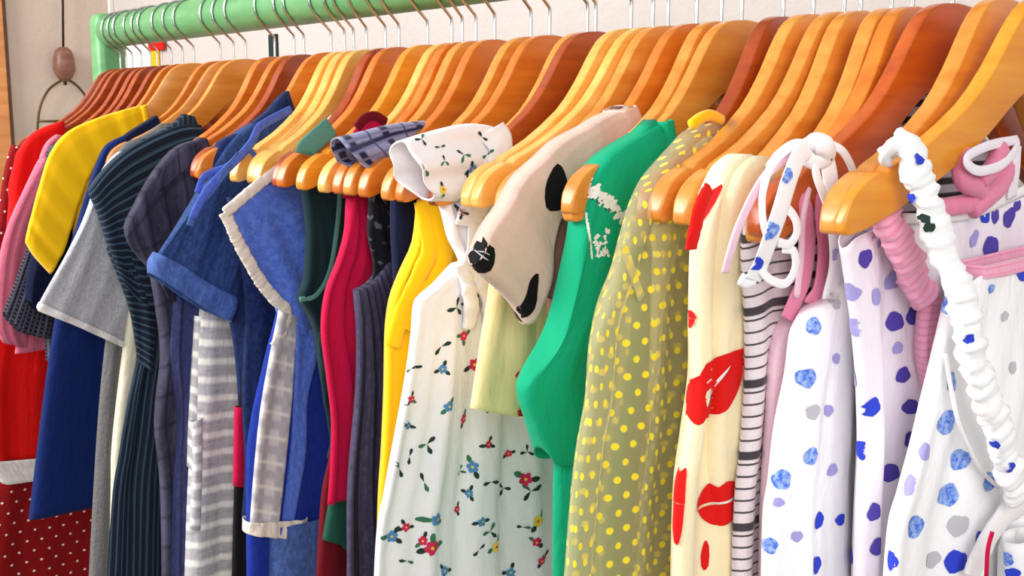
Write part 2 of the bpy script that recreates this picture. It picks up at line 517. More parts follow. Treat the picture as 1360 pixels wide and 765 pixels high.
# rail
RZ, RR = 1.6735, .0360
rack = empty('clothes_rack', 'mint green wooden clothes rail carrying the whole row of hangers', 'clothes rack', (-2.62, 0, 0))
def add_child(o): o.parent = rack; o.matrix_parent_inverse = Matrix.Translation((2.62, 0, 0)); return o
rail = tube_bm([Vector((-2.60, 0, RZ)), Vector((-1.5, 0, RZ)), Vector((-.6, 0, RZ)), Vector((.42, 0, RZ))], RR, 28)
add_child(obj('rail', rail, GREEN))
for x in (-2.625, .42):
    add_child(obj('upright', box_bm((x-.032, -.034, .04), (x+.030, .034, RZ+.040), .018, 4), GREEN, None, True))
    add_child(obj('foot', box_bm((x-.035, -.32, .0), (x+.035, .32, .05), .01, 2), GREEN, None, True))

#@@HANGERS
def hanger_mesh():
    us = [0, .009, .018, .026, .033, .041, .048, .056, .063, .072, .08, .093, .106, .128, .15, .17, .182, .188, .192, .196, .2, .206, .212, .218, .223, .227, .2305, .233, .2345]
    full = [-u for u in us[:0:-1]] + us
    up = catmull([Vector((p[0], p[1])) for p in HU], 8); lo = catmull([Vector((p[0], p[1])) for p in HL], 8)
    g = lambda L, x: interp([(p.x, p.y) for p in L], x)
    bm = bmesh.new(); rings = []
    for u in full:
        a = abs(u); zt, zl = g(up, u), g(lo, u)
        if a >= .2345: zt, zl = -.181, -.188
        th = .0072 + .0012*min(1, a/.2)
        if a > .230: th *= max(.7, 1-((a-.230)/.0045)**2*.3)
        zc, h = (zt+zl)/2, (zt-zl)/2
        ring = []
        rb_ = min(.0024, th*.6, h*.8)
        for sx, sz, a0 in ((1, 1, 0), (-1, 1, 90), (-1, -1, 180), (1, -1, 270)):
            for q in (0, 30, 60, 90):
                an = math.radians(a0+q)
                ring.append(bm.verts.new((sx*(th-rb_)+rb_*math.cos(an), u, zc+sz*(h-rb_)+rb_*math.sin(an))))
        rings.append(ring)
    for a, b in zip(rings, rings[1:]):
        for k in range(16): bm.faces.new((a[k], a[(k+1) % 16], b[(k+1) % 16], b[k]))
    bm.faces.new(rings[0][::-1]); bm.faces.new(rings[-1]); bmesh.ops.recalc_face_normals(bm, faces=bm.faces)
    me = bpy.data.meshes.new('shoulder_bar'); bm.to_mesh(me); bm.free(); me.materials.append(WOOD['tan'])
    me.polygons.foreach_set('use_smooth', [True]*len(me.polygons)); return me
def hook_mesh():
    dz = RZ-CREST; R = RR+.0022
    P = [Vector((0, 0, -.02)), Vector((0, 0, .01)), Vector((0, 0, .030))]
    P += [Vector((0, -.004, .036)), Vector((0, -.020, .050))]
    for d in range(205, -1, -15):
        a = math.radians(d); P.append(Vector((0, R*math.cos(a), dz+R*math.sin(a))))
    bm = tube_bm(catmull(P, 3), .0021, 8)
    me = bpy.data.meshes.new('hook'); bm.to_mesh(me); bm.free(); me.materials.append(CHROME)
    me.polygons.foreach_set('use_smooth', [True]*len(me.polygons)); return me
HM, KM = hanger_mesh(), hook_mesh()
TONE = {'red': 'red-brown', 'amber': 'amber', 'tan': 'tan', 'pale': 'pale blond', 'honey': 'honey yellow', 'dark': 'dark orange'}
HLAB = {0: 'holding the dark red polka dot dress beside the green upright', 1: 'holding the bright red top, second from the upright', 2: 'holding the dusty pink top, third from the upright',
  3: 'holding the black checked top, fourth from the upright', 4: 'directly behind the yellow top, its crest over the red sleeve', 5: 'coming out of the yellow top neckline',
  6: 'holding the long navy dress behind the grey tee', 7: 'holding the heather grey tee with its tip bare', 8: 'coming out of the navy pinstriped shirt', 9: 'coming out of the charcoal plaid shirt',
  10: 'just right of the charcoal shirt hanger, mostly hidden', 11: 'whose bare tip shows between charcoal shirt and denim shirt', 12: 'coming out of the denim shirt with rolled sleeve',
  13: 'with the blue tie knotted round its tip', 14: 'squeezed between the two blond hangers above the blue tie', 15: 'running along the white frayed edge of the chambray top',
  16: 'behind the white frayed strap, in deep shade', 17: 'with bare tip, leftmost of the three tips over the chambray top', 18: 'with bare tip, middle of the three tips over the chambray top',
  19: 'with bare tip, rightmost of the three tips beside the plaid ruffle', 20: 'above the crimson strap, mostly hidden', 21: 'with a small tip under the left side of the plaid ruffle',
  22: 'carrying the grey plaid ruffled dress', 23: 'with rounded tip below the right end of the plaid ruffle', 24: 'whose tip touches the white floral ruffle from the left',
  25: 'coming out of the white floral ruffle', 26: 'as a thin dark strip right of the floral dress hanger', 27: 'rear one of the blond pair beside the floral dress',
  28: 'front one of the blond pair beside the floral dress', 29: 'just left of the beige spotted top, mostly hidden', 30: 'coming out of the beige top with black spots',
  31: 'whose bare tip shows between beige top and green top', 32: 'coming out of the emerald green top', 33: 'coming out of the sheer yellow dotted dress',
  34: 'with notched bare tip, left one of two over the sheer dotted dress', 35: 'with notched bare tip, right one of two over the sheer dotted dress', 36: 'coming out of the cream dress with red lips print',
  37: 'just right of the cream lips dress hanger', 38: 'in shade just left of the big dark orange hanger', 39: 'with the polka dot ribbon bow tied over its arm',
  40: 'directly behind the frontmost hanger', 41: 'nearest of all, its broad bare tip pointing at the viewer',
  42: 'squeezed in between the first two hangers beside the upright', 43: 'just left of the hanger behind the yellow top', 44: 'squeezed in left of the yellow top hanger'}
for i, (fr, (cx, tp, tone)) in enumerate(zip(HF, HG)):
    o = empty('clothes_hanger', '%s wooden hanger %s' % (TONE[tone], HLAB[i]), 'hanger', (fr.X, 0, CREST), 'wooden hangers on the green rail')
    roll = math.radians({41: -3.4, 40: -3.4, 39: -1.5, 35: -2.2, 34: -2.2, 33: -2, 31: -1.8, 28: -.8, 27: -.8}.get(i, 0))
    o.rotation_euler = (roll, 0, fr.yaw)
    r = random.Random(i)
    b = bpy.data.objects.new('shoulder_bar', HM); COL.objects.link(b); b.parent = o
    b.material_slots[0].link = 'OBJECT'; b.material_slots[0].material = WOOD[tone]
    h = bpy.data.objects.new('hook', KM); COL.objects.link(h); h.parent = o
    h.rotation_euler = (-roll, 0, r.uniform(-.10, .10)-fr.yaw*.5)
#@@GARMENTS
def heather(c, **k): return c
# ---- patterns
def pat_stripes(axis, per, wid, col, ph=0, soft=.08, wave=0.0):
    def f(T, c, uv, u, v):
        x = u if axis == 'u' else v
        if wave: x = T.math('ADD', x, T.math('MULTIPLY', T.noise(uv, 9, 1), wave))
        return T.mix(T.stripe(x, per, wid, ph, soft), c, lin(col))
    return f
def pat_multi(lst):
    def f(T, c, uv, u, v):
        for p in lst: c = p(T, c, uv, u, v)
        return c
    return f
def pat_dots(per, rad, col, stag=True, jit=0.0, soft=.03):
    def f(T, c, uv, u, v):
        a = T.math('DIVIDE', u, per); b = T.math('DIVIDE', v, per*.866)
        row = T.math('FLOOR', b)
        a = T.math('ADD', a, T.math('MULTIPLY', T.math('MODULO', T.math('ABSOLUTE', row), 2.0), .5))
        if jit:
            a = T.math('ADD', a, T.math('MULTIPLY', T.noise(uv, 11, 1), jit)); 
        fx = T.math('SUBTRACT', T.math('FRACT', a), .5); fy = T.math('MULTIPLY', T.math('SUBTRACT', T.math('FRACT', b), .5), .866)
        d = T.math('SQRT', T.math('ADD', T.math('POWER', T.math('ABSOLUTE', fx), 2.0), T.math('POWER', T.math('ABSOLUTE', fy), 2.0)))
        m = T.ramp(T.math('MULTIPLY', d, -1), -(rad/per+soft), -(rad/per-soft))
        return T.mix(m, c, lin(col)) if col else m
    return f
def pat_noise(scale, lo, hi, col, sx=None, amt=1.0):
    def f(T, c, uv, u, v):
        return T.mix(T.math('MULTIPLY', T.ramp(T.noise(uv, scale, 2, .5, sx), lo, hi), amt), c, lin(col))
    return f
M = {}
M['pink'] = fabric('dusty pink jersey', (222,112,138), heather=.08)
M['red'] = fabric('bright red jersey', (222,12,8), heather=.05)
M['red_dot'] = fabric('dark red dotted cotton', (136,6,12), pat_dots(.027, .0023, (250,235,225)), heather=.05)
M['white_trim'] = fabric('soft white trim', (226,220,216), mott=.5)
M['check'] = fabric('black and grey check', (34,34,46), pat_multi([pat_stripes('u', .008, .35, (110,110,122)), pat_stripes('v', .008, .35, (84,84,100))]))
M['lilac'] = fabric('lilac grey jersey', (172,140,160))
M['navy'] = fabric('navy jersey', (8,34,96), heather=.10)
M['navy_dark'] = fabric('dark navy jersey', (10,22,58), heather=.10)
M['yellow'] = fabric('warm yellow knit', (255,200,2), heather=.03, wr=.25)
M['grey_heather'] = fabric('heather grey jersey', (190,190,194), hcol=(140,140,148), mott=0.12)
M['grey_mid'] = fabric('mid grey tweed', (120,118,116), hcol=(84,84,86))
M['cream'] = fabric('ivory cotton', (228,222,196))
M['pinstripe'] = fabric('navy pinstriped cotton', (12,20,34), pat_multi([pat_stripes('u', .012, .30, (62,86,104), wave=.004), pat_stripes('u', .0031, .3, (40,54,74))]), heather=.4)
M['pinstripe_sleeve'] = fabric('navy pinstriped cotton across', (12,20,34), pat_multi([pat_stripes('v', .0125, .30, (66,92,112), wave=.004), pat_stripes('v', .0033, .3, (38,52,72))]), heather=.4)
M['charcoal'] = fabric('charcoal purple plaid linen', (52,50,68), pat_multi([pat_noise(14, .45, .7, (92,90,120), (2, .4, 1), .7), pat_stripes('u', .034, .07, (22,22,34)), pat_stripes('v', .05, .05, (30,28,42))]), heather=.6, mott=0.3)
M['charcoal_blue'] = fabric('slate blue striped linen', (58,64,110), pat_multi([pat_stripes('u', .026, .12, (24,26,44)), pat_noise(10, .5, .7, (46,48,74), (3, .3, 1))]), heather=.5, mott=0.3)
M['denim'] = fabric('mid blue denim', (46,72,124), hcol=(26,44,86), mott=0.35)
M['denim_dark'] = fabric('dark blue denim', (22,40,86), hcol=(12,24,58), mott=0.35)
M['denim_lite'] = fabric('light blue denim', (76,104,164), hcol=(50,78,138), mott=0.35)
M['tie_blue'] = fabric('bright blue cotton tape', (84,110,206), hcol=(60,84,178), mott=0.2)
M['ikat'] = fabric('grey linen with white bands', (196,192,194), pat_multi([pat_noise(110, .48, .7, (150,150,158), (.5, 1.6, 1), .55), pat_stripes('v', .030, .34, (250,246,238), soft=.08, wave=.004)]))
M['chambray'] = fabric('cobalt chambray', (88,120,214), hcol=(58,86,184), mott=0.3)
M['chambray_deep'] = fabric('deep cobalt cotton', (26,52,152), hcol=(26,48,146), mott=0.15)
M['fray'] = fabric('off white frayed edging', (236,228,216), wr=2.0)
M['lining'] = fabric('grey plaid lining', (214,210,210), pat_multi([pat_stripes('u', .020, .4, (176,174,180)), pat_stripes('v', .036, .35, (180,178,184)), pat_stripes('v', .036, .10, (236,232,226), .5)]))
M['teal'] = fabric('shade darkened teal jersey', (14,46,52), heather=.2)  # teal cloth, darkened in colour for the shade it hangs in
M['teal_lit'] = fabric('lit teal jersey', (86,146,136), heather=.2)  # lighter copy of the same teal for the lit straps
M['green_hem'] = fabric('forest green cotton', (36,88,70), heather=.2)
M['crimson'] = fabric('crimson pink jersey', (196,8,66), heather=.08)
M['maroon'] = fabric('deep maroon cotton', (110,8,24))
M['lace'] = fabric('black lace', (18,18,28), pat_noise(60, .56, .62, (84,88,96)))
M['plaid'] = fabric('grey blue plaid cotton', (150,152,188), pat_multi([pat_stripes('u', .036, .14, (34,34,72), .2, .03), pat_stripes('v', .042, .20, (30,30,66), .3, .03), pat_stripes('u', .009, .25, (116,118,156)), pat_stripes('v', .042, .05, (60,60,96), .75, .02)]), heather=.5)
M['plaid_dark'] = fabric('charcoal striped linen', (70,66,92), pat_multi([pat_stripes('u', .021, .30, (30,28,44), soft=.05), pat_stripes('u', .007, .2, (60,58,80))]), heather=.6, mott=0.35)
M['black'] = fabric('dark gap black', (16,14,18))  # black that stands in for shade in a gap between garments
M['white'] = fabric('white crepe cotton', (244,240,242), heather=.03, weave=2.0)
M['beige'] = fabric('beige pink jersey', (222,188,172), heather=.06)
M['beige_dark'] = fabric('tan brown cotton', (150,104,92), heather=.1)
M['butter'] = fabric('butter yellow cotton', (252,230,166), heather=.04)
M['cream_lips'] = fabric('pale cream cotton', (252,238,196), heather=.03)
M['emerald'] = fabric('emerald green jersey', (10,168,122), heather=.08)
M['stripe_bw'] = fabric('white knit with black stripes', (236,226,230), pat_multi([pat_stripes('v', .0105, .17, (52,46,54), soft=.05), pat_stripes('v', .063, .11, (70,64,70), .3, .01)]))
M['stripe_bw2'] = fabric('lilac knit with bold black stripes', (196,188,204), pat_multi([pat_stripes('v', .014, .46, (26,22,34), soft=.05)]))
M['pink_pale'] = fabric('pale pink satin', (244,204,220), rough=.6)
M['pink_rose'] = fabric('rose pink satin', (230,134,168), rough=.6)
M['pink_gather'] = fabric('pink gathered cotton', (250,176,204), pat_stripes('v', .006, .3, (240,150,184)), wr=2)
M['shade_tinted_white'] = fabric('white voile', (244,236,246), heather=.03)  # white cloth, a slight lilac shade tint put into its colour
M['white2'] = fabric('bright white cotton', (250,250,252), heather=.02)
M['green_inner'] = fabric('olive green slip', (52,104,48))
def sheer():
    T = NT('sheer yellow organza'); uv, u, v = T.uv()
    m = pat_dots(.0165, .0031, None, jit=.35)(T, None, uv, u, v)
    T.put(T.b.inputs['Base Color'], T.mix(m, lin((216,206,150)), lin((250,228,24))))
    T.put(T.b.inputs['Alpha'], T.math('ADD', T.math('MULTIPLY', m, .58), .40))
    T.b.inputs['Roughness'].default_value = .5; T.b.inputs['Sheen Weight'].default_value = .4
    T.put(T.b.inputs['Normal'], T.bump(T.noise(uv, 22, 3, .5, (2, .4, 1)), .4, .01)); return T.m
M['sheer'] = sheer()
ink = lambda n, c: fabric(n, c, weave=.3, wr=.3)
INK = {'blue': ink('cobalt ink', (50,70,206)), 'sky': None, 'violet': ink('violet ink', (84,70,170)), 'pale': ink('faded lilac ink', (168,162,222)), 'red': ink('red ink', (226,24,20)),
       'dark': ink('dark green ink', (38,60,52)), 'rose': ink('rose ink', (214,44,86)), 'yel': ink('yellow ink', (238,206,70)), 'teal': ink('teal blue ink', (84,140,190)), 'black': ink('black ink', (14,12,14)),
       'white': ink('white ink', (244,240,236)), 'green': ink('leaf green ink', (60,120,84)), 'grey': ink('grey ink', (196,194,200))}
def brush():
    T = NT('brushed sky blue ink'); tc = T.n('ShaderNodeTexCoord')
    n = T.noise(tc.outputs['Object'], 260, 3, .6)
    T.put(T.b.inputs['Base Color'], T.mix(T.ramp(n, .38, .62), lin((64,112,220)), lin((164,192,240)))); T.b.inputs['Roughness'].default_value = .85; return T.m
INK['sky'] = brush()

def garment(name, label, cat, fr, group=None): return empty(name, label, cat, (0, 0, 0), group)

# ================= far left
F = HF[0]
g = garment('polka_dot_dress', 'dark red dress with tiny white polka dots at the far left end of the rack', 'dress', F)
tee_body('dress_body', F, M['red_dot'], g, [(14,192),(4,230),(-6,300),(-30,420),(-40,560),(-50,900)], seed=2, shoulder=False, off=.004, amp=.001)
F = HF[2]
g = garment('dotted_skirt_dress', 'dark red polka dot skirt hem showing below the red and navy tops', 'dress', F)
fq = Frame(HF[1].X-.012)
tee_body('skirt', fq, M['red_dot'], g, [(60,470),(30,560),(-2,640),(-14,720),(-18,820)], seed=3, shoulder=False, w=.008, off=0)
F = Frame(HF[1].X+.014)
g = garment('red_shirt', 'bright red long top with a fuzzy white hem, sleeve hanging in front', 'top', F)
tee_body('bodice', F, M['red'], g, [(20,205),(12,260),(4,340),(-14,440),(-24,520),(-24,620)], w=.012, seed=4, neck=(84,162), amp=.004, lam=.035)
s = piece('sleeve', F, M['red'], g, top=[(20,205),(42,178),(66,166),(84,160)], left=[(20,205),(10,250),(14,290),(10,360)], right=[(84,160),(92,215),(66,290),(40,370)], w=.015, e=.03, off=.006, folds=rfolds(5,.002,.04), closed_top=True, nx=18, nz=24)
piece('hem_band', F, M['white_trim'], g, left=[(-24,612),(2,642)], right=[('w',-.1,F.px((40,618)).y),('w',-.1,F.px((40,642)).y)], w=.015, e=.015, off=.004, nx=16, nz=8)
F = HF[2]
g = garment('pink_shirt', 'dusty pink top hanging between the red top and the checked top', 'top', F)
tee_body('bodice', F, M['pink'], g, [(52,214),(44,300),(34,380),(20,470)], w=.009, seed=6, neck=(84,190))
piece('sleeve', F, M['pink'], g, top=[(48,216),(60,208),(76,215)], left=[(48,216),(28,256),(8,300),(-4,350),(-8,430),(2,455)], right=[(76,215),(62,300),(48,360),(38,420),(34,462)], w=.014, e=.03, off=.004, closed_top=True, folds=rfolds(7,.0025,.03), nx=18, nz=30)
F = HF[3]
g = garment('checked_shirt', 'black and grey checked top with short sleeve beside the pink top', 'top', F)
tee_body('bodice', F, M['check'], g, [(62,212),(62,300),(60,380),(62,480)], w=.009, seed=8, neck=(96,190))
piece('sleeve', F, M['check'], g, top=[(62,200),(72,192),(90,196)], left=[(62,200),(52,250),(40,310),(16,380),(2,414)], right=[(90,196),(92,290),(82,370),(72,420),(66,450)], bottom=[(2,414),(26,440),(66,450)], w=.012, e=.03, off=.004, closed_top=True, folds=rfolds(9,.002,.03), nx=18, nz=30)
F = HF[4]
g = garment('navy_tee', 'dark navy tee whose sleeve peeks out under the yellow sleeve', 't-shirt', F)
tee_body('bodice', F, M['navy_dark'], g, [(84,212),(84,300),(78,400),(72,520),(66,640)], w=.009, seed=10, neck=(112,190))
piece('sleeve', F, M['navy_dark'], g, top=[(70,210),(88,196),(110,200)], left=[(70,210),(60,270),(42,330),(34,370),(32,396)], right=[(110,200),(110,300),(100,380),(74,420)], bottom=[(32,396),(50,414),(74,420)], w=.012, e=.03, off=.004, closed_top=True, folds=rfolds(11,.002,.03), nx=18, nz=30)
# yellow
F = HF[5]
g = garment('yellow_shirt', 'plain warm yellow top with a wide sleeve, between the red top and grey tee', 'top', F)
tee_body('bodice', F, M['yellow'], g, [(90,214),(96,300),(98,380),(100,470)], w=.009, seed=12, neck=(190,140))
piece('sleeve', F, M['yellow'], g, top=[(33,322),(46,270),(58,228),(66,205),(86,178),(116,162),(150,150),(190,139)], left=[(33,322),(44,340),(66,364)], right=[(190,139),(193,150),(192,166)], bottom=[(66,364),(84,330),(98,285),(112,245),(130,210),(156,190),(192,166)], w=.015, e=.016, off=.004, closed_top=True, nx=46, nz=16, folds=[(.002,.05,1,0,0),(.001,.025,2,.2,0)])
piece('neck_band', F, M['yellow'], g, left=[(184,141),(188,168)], right=[(193,139),(197,164)], w=.0165, e=.004, off=.004, nx=8, nz=10)
# navy dress
F = HF[6]
g = garment('navy_dress', 'long plain royal navy dress with straight hem between yellow top and grey tee', 'dress', F)
tee_body('dress_body', F, M['navy'], g, [(128,216),(112,262),(98,310),(84,360),(70,440),(56,540),(38,690)], w=.010, e=.022, seed=13, neck=(208,154), amp=.0015, farb=.22, lam=.09)
piece('neck_band', F, M['navy_dark'], g, left=[(156,194),(160,204)], right=[(208,153),(212,163)], top=[(156,194),(166,180),(184,168),(208,153)], w=.013, e=.005, off=.0, nx=16, nz=6, closed_top=True)
# grey tee
F = HF[7]
F = Frame(F.X+.02)
g = garment('grey_tee', 'heather grey tee with white cuff on its wide short sleeve', 't-shirt', F)
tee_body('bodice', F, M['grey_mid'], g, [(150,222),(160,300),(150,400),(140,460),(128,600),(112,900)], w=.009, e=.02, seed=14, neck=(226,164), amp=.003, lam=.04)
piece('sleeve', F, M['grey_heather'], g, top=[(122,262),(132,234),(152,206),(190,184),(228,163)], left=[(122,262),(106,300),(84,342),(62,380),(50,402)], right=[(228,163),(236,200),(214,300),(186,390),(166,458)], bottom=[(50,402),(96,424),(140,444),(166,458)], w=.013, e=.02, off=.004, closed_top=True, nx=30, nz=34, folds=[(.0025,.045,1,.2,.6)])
piece('sleeve_cuff', F, M['white_trim'], g, top=[(50,400),(96,421),(140,441),(167,455)], left=[(50,400),(47,407),(50,413)], right=[(167,455),(166,463)], bottom=[(50,413),(94,430),(134,448),(166,463)], w=.0155, e=.02, off=.004, nx=30, nz=6, folds=[(.0025,.045,1.8,.2,.0)])
# cream
F = Frame(HF[8].X-.012)
g = garment('cream_dress', 'ivory dress showing as a thin pale strip left of the pinstriped shirt', 'dress', F)
tee_body('dress_body', F, M['cream'], g, [(172,226),(180,320),(172,400),(166,440),(156,520),(148,600),(147,660),(142,900)], w=.007, seed=15, shoulder=False)
# pinstripe
F = Frame(HF[8].X+.012)
g = garment('pinstriped_shirt', 'dark navy pinstriped long shirt with pleated shoulder, right of the grey tee', 'shirt', F)
tee_body('shirt_body', F, M['pinstripe'], g, [(172,226),(166,340),(174,420),(182,470),(168,540),(156,610),(146,680),(134,900)], w=.012, e=.03, seed=16, neck=(256,174), amp=.0035, lam=.03)
piece('sleeve', F, M['pinstripe_sleeve'], g, top=[(115,255),(135,228),(165,200),(205,178),(240,166),(266,166)], left=[(115,255),(128,285),(142,330),(160,376)], right=[(266,166),(276,200),(262,270),(232,350)], bottom=[(160,376),(186,404),(210,398),(232,350)], w=.014, e=.018, off=.004, closed_top=True, nx=34, nz=28, folds=[(.003,.05,0,.3,.5)])
piece('sleeve_lower', F, M['pinstripe_sleeve'], g, left=[(140,330),(156,370),(170,410),(178,450),(182,480)], right=[(214,320),(214,380),(208,440),(206,500)], w=.014, e=.02, off=.003, nx=20, nz=26, folds=[(.003,.03,0,.5,.3)])
# charcoal plaid
F = Frame(HF[10].X+.030)
g = garment('charcoal_shirt', 'crumpled charcoal purple plaid long shirt between pinstriped shirt and denim shirt', 'shirt', F)
tee_body('shirt_body', F, M['charcoal'], g, [(206,232),(196,330),(206,400),(214,470),(206,560),(214,660),(216,900)], w=.012, e=.03, seed=17, neck=(272,187), amp=.004, lam=.035)
piece('sleeve', F, M['charcoal'], g, top=[(163,304),(182,266),(204,228),(234,195),(272,183)], left=[(163,304),(168,322),(186,344),(200,356)], right=[(272,186),(280,240),(276,300),(262,372)], bottom=[(200,356),(216,392),(240,400),(262,372)], w=.014, e=.02, off=.004, closed_top=True, nx=30, nz=28, folds=[(.004,.045,2,.4,.3),(.002,.02,1,.8,.3)])
piece('shirt_panel', F, M['charcoal_blue'], g, left=[(226,392),(222,470),(232,560),(226,660),(222,900)], right=[(282,380),(276,470),(262,580),(270,680),(268,900)], w=.012, e=.03, off=.010, nx=20, nz=34, folds=rfolds(18,.003,.03))
piece('collar_fold', F, M['charcoal'], g, left=[(206,240),(196,262)], right=[(272,186),(276,196)], top=[(206,232),(232,200),(254,189),(272,183)], w=.016, e=.006, off=.004, nx=18, nz=8, closed_top=True)
# ikat
F = Frame(HF[11].X+.024)
g = garment('banded_dress', 'grey linen dress with white horizontal bands left of the denim shirt', 'dress', F)
tee_body('dress_body', F, M['ikat'], g, [(272,330),(268,380),(262,440),(257,520),(252,600),(248,680),(242,900)], w=.012, e=.03, seed=19, amp=.003, lam=.05, shoulder=False)
piece('sleeve_end', F, M['ikat'], g, left=[(260,420),(252,560),(250,620)], right=[(300,420),(270,560),(262,640)], w=.012, e=.02, off=-.006, nx=12, nz=20)
piece('side_tab', F, M['ikat'], g, left=[(249,558),(252,600),(248,700)], right=[(264,552),(264,620),(262,700)], w=.008, e=.02, off=.012, nx=10, nz=16)
# denim
F = Frame(HF[12].X)
g = garment('denim_shirt', 'blue denim shirt with rolled sleeve cuff, left of the chambray top', 'shirt', F)
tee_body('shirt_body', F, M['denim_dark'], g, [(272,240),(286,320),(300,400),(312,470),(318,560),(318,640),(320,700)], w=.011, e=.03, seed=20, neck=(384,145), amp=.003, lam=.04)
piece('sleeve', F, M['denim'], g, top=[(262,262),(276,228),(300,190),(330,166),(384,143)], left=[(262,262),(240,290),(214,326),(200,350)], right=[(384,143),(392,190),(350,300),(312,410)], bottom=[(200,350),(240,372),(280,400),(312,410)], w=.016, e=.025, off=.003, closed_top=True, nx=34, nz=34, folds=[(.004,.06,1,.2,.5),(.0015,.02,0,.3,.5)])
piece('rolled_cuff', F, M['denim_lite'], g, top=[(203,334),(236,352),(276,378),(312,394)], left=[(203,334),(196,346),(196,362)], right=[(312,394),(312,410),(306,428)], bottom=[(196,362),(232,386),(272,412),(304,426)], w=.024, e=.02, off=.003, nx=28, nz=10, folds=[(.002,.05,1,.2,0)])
piece('neck_band', F, M['denim_dark'], g, left=[(374,144),(380,172)], right=[(385,141),(391,168)], w=.0175, e=.004, off=.003, nx=8, nz=10)
# blue tie top
F = Frame(HF[13].X, HF[13].yaw)
F2 = Frame(HF[13].X)
g = garment('blue_tie_top', 'dark navy top whose bright blue tie is knotted round a blond hanger tip', 'top', F)
tee_body('bodice', F2, M['denim_dark'], g, [(300,262),(318,340),(326,420),(322,520),(326,620),(322,690)], w=.009, seed=21, shoulder=False)
ribbon('tie', F, [(386,146,.014),(362,158,.018),(344,170,.020),(335,188,.020),(322,204,.020),(300,226,.018),(276,252,.014),(262,276,.008),(256,290,.004)], M['tie_blue'], g, .013, .0025, seed=1)
ribbon('tie', F, [(322,206,.018),(300,222,.016),(284,228,.010),(270,236,.004),(262,256,.002)], M['tie_blue'], g, .010, .002, seed=2)
ribbon('tie_loop', F, [(322,202,.020),(332,200,.018),(338,206,.014),(344,218,.010),(338,228,.004)], M['tie_blue'], g, .008, .002)
ribbon('tie', F, [(318,206,.020),(296,232,.018),(276,258,.012),(266,270,.006),(258,284,.004),(252,300,.002)], M['denim_lite'], g, .012, .002, seed=3)
# chambray
F = Frame(HF[16].X+.006)
g = garment('chambray_top', 'cobalt chambray top with frayed white edges and grey plaid lining', 'top', F)
tee_body('lining', F, M['chambray_deep'], g, [(356,300),(372,380),(350,480),(332,560),(326,640),(328,900)], w=.010, e=.03, seed=23, shoulder=False)
piece('front_panel', F, M['chambray'], g, top=[(299,284),(330,258),(370,230),(408,204)], left=[(299,284),(318,322),(340,362),(358,392),(372,430)], right=[(408,204),(468,260),(448,360),(420,450)], bottom=[(372,430),(392,440),(420,450)], w=.012, e=.02, off=.003, closed_top=True, nx=30, nz=34, folds=[(.005,.045,2,.2,.4)])
ribbon('frayed_edge', F, [(444,158,.010),(424,180,.012),(396,207,.016),(350,240,.018),(299,283,.012)], M['fray'], g, .016, .003, scr=(.25,.006), seed=4)
ribbon('frayed_edge', F, [(299,282,.010),(312,312,.014),(330,346,.016),(348,376,.016),(366,398,.018),(380,412,.018),(378,432,.018),(366,460,.018)], M['fray'], g, .017, .003, scr=(.5,.005), seed=5)
piece('lining_strip', F, M['lining'], g, left=[(364,410),(352,470),(340,540),(332,620),(326,706)], right=[(392,420),(386,470),(380,540),(372,620),(362,710)], w=.008, e=.01, off=.012, nx=14, nz=34, folds=[(.003,.05,1,.3,.0)])
piece('front_panel', F, M['chambray'], g, left=[(386,430),(384,500),(382,580),(370,694)], right=[(424,440),(404,520),(400,600),(384,694)], w=.008, e=.012, off=.011, nx=14, nz=30, folds=[(.003,.04,2,.3,.0)])
piece('fringe_hem', F, M['fray'], g, left=[(322,690),(323,706)], right=[(404,684),(402,712)], w=.019, e=.012, off=.004, nx=22, nz=6, folds=[(.002,.02,1,.3,.0)])
piece('skirt', Frame(F.X+.010), M['denim_lite'], g, left=[(358,700),(356,900)], right=[('w',.1,F.px((360,700)).y),('w',.1,F.px((360,900)).y)], w=.015, e=.03, off=0, nx=14, nz=12)
# crimson sliver dress behind, black body added to fill the dark gap
F = Frame(HF[12].X+.016)
g = garment('black_gap_filler', 'black body added to fill the dark gap below the denim shirt hem', 'dress', F)
tee_body('dress_body', F, M['black'], g, [(330,300),(322,480),(312,600),(304,900)], w=.007, seed=24, shoulder=False)
piece('hem_lining', F, M['crimson'], g, left=[(311,540),(309,645)], right=[(336,540),(334,645)], w=.009, e=.01, off=.001, nx=8, nz=8)
# teal tank
F = Frame(HF[18].X+.004)
g = garment('teal_tank', 'teal tank top, shade put into its colour, below the three bare hanger tips', 'tank top', F)
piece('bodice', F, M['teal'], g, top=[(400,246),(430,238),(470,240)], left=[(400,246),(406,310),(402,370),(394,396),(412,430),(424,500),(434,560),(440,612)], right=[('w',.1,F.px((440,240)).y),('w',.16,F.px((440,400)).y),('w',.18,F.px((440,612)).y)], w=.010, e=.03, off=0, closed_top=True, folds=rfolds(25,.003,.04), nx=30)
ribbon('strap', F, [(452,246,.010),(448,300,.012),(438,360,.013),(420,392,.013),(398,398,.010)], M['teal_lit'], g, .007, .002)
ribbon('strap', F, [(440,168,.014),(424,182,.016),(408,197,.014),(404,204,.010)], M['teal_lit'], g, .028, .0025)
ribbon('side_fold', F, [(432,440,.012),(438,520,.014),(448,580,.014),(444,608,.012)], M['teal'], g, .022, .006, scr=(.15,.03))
g = garment('forest_green_skirt', 'forest green skirt hem peeking out beside the plaid dress', 'skirt', F)
F = Frame(HF[20].X+.004)
piece('skirt_body', F, M['green_hem'], g, left=[(462,400),(450,560),(438,650),(427,716)], right=[('w',.15,F.px((460,400)).y),('w',.18,F.px((430,716)).y)], w=.008, e=.02, bottom=[(427,716),(452,722),(490,726),('w',.18,F.px((430,722)).y)], folds=rfolds(26))
g = garment('maroon_gap_filler', 'deep maroon body added to fill the dark gap below the green hem', 'skirt', F)
F = Frame(HF[20].X-.012)
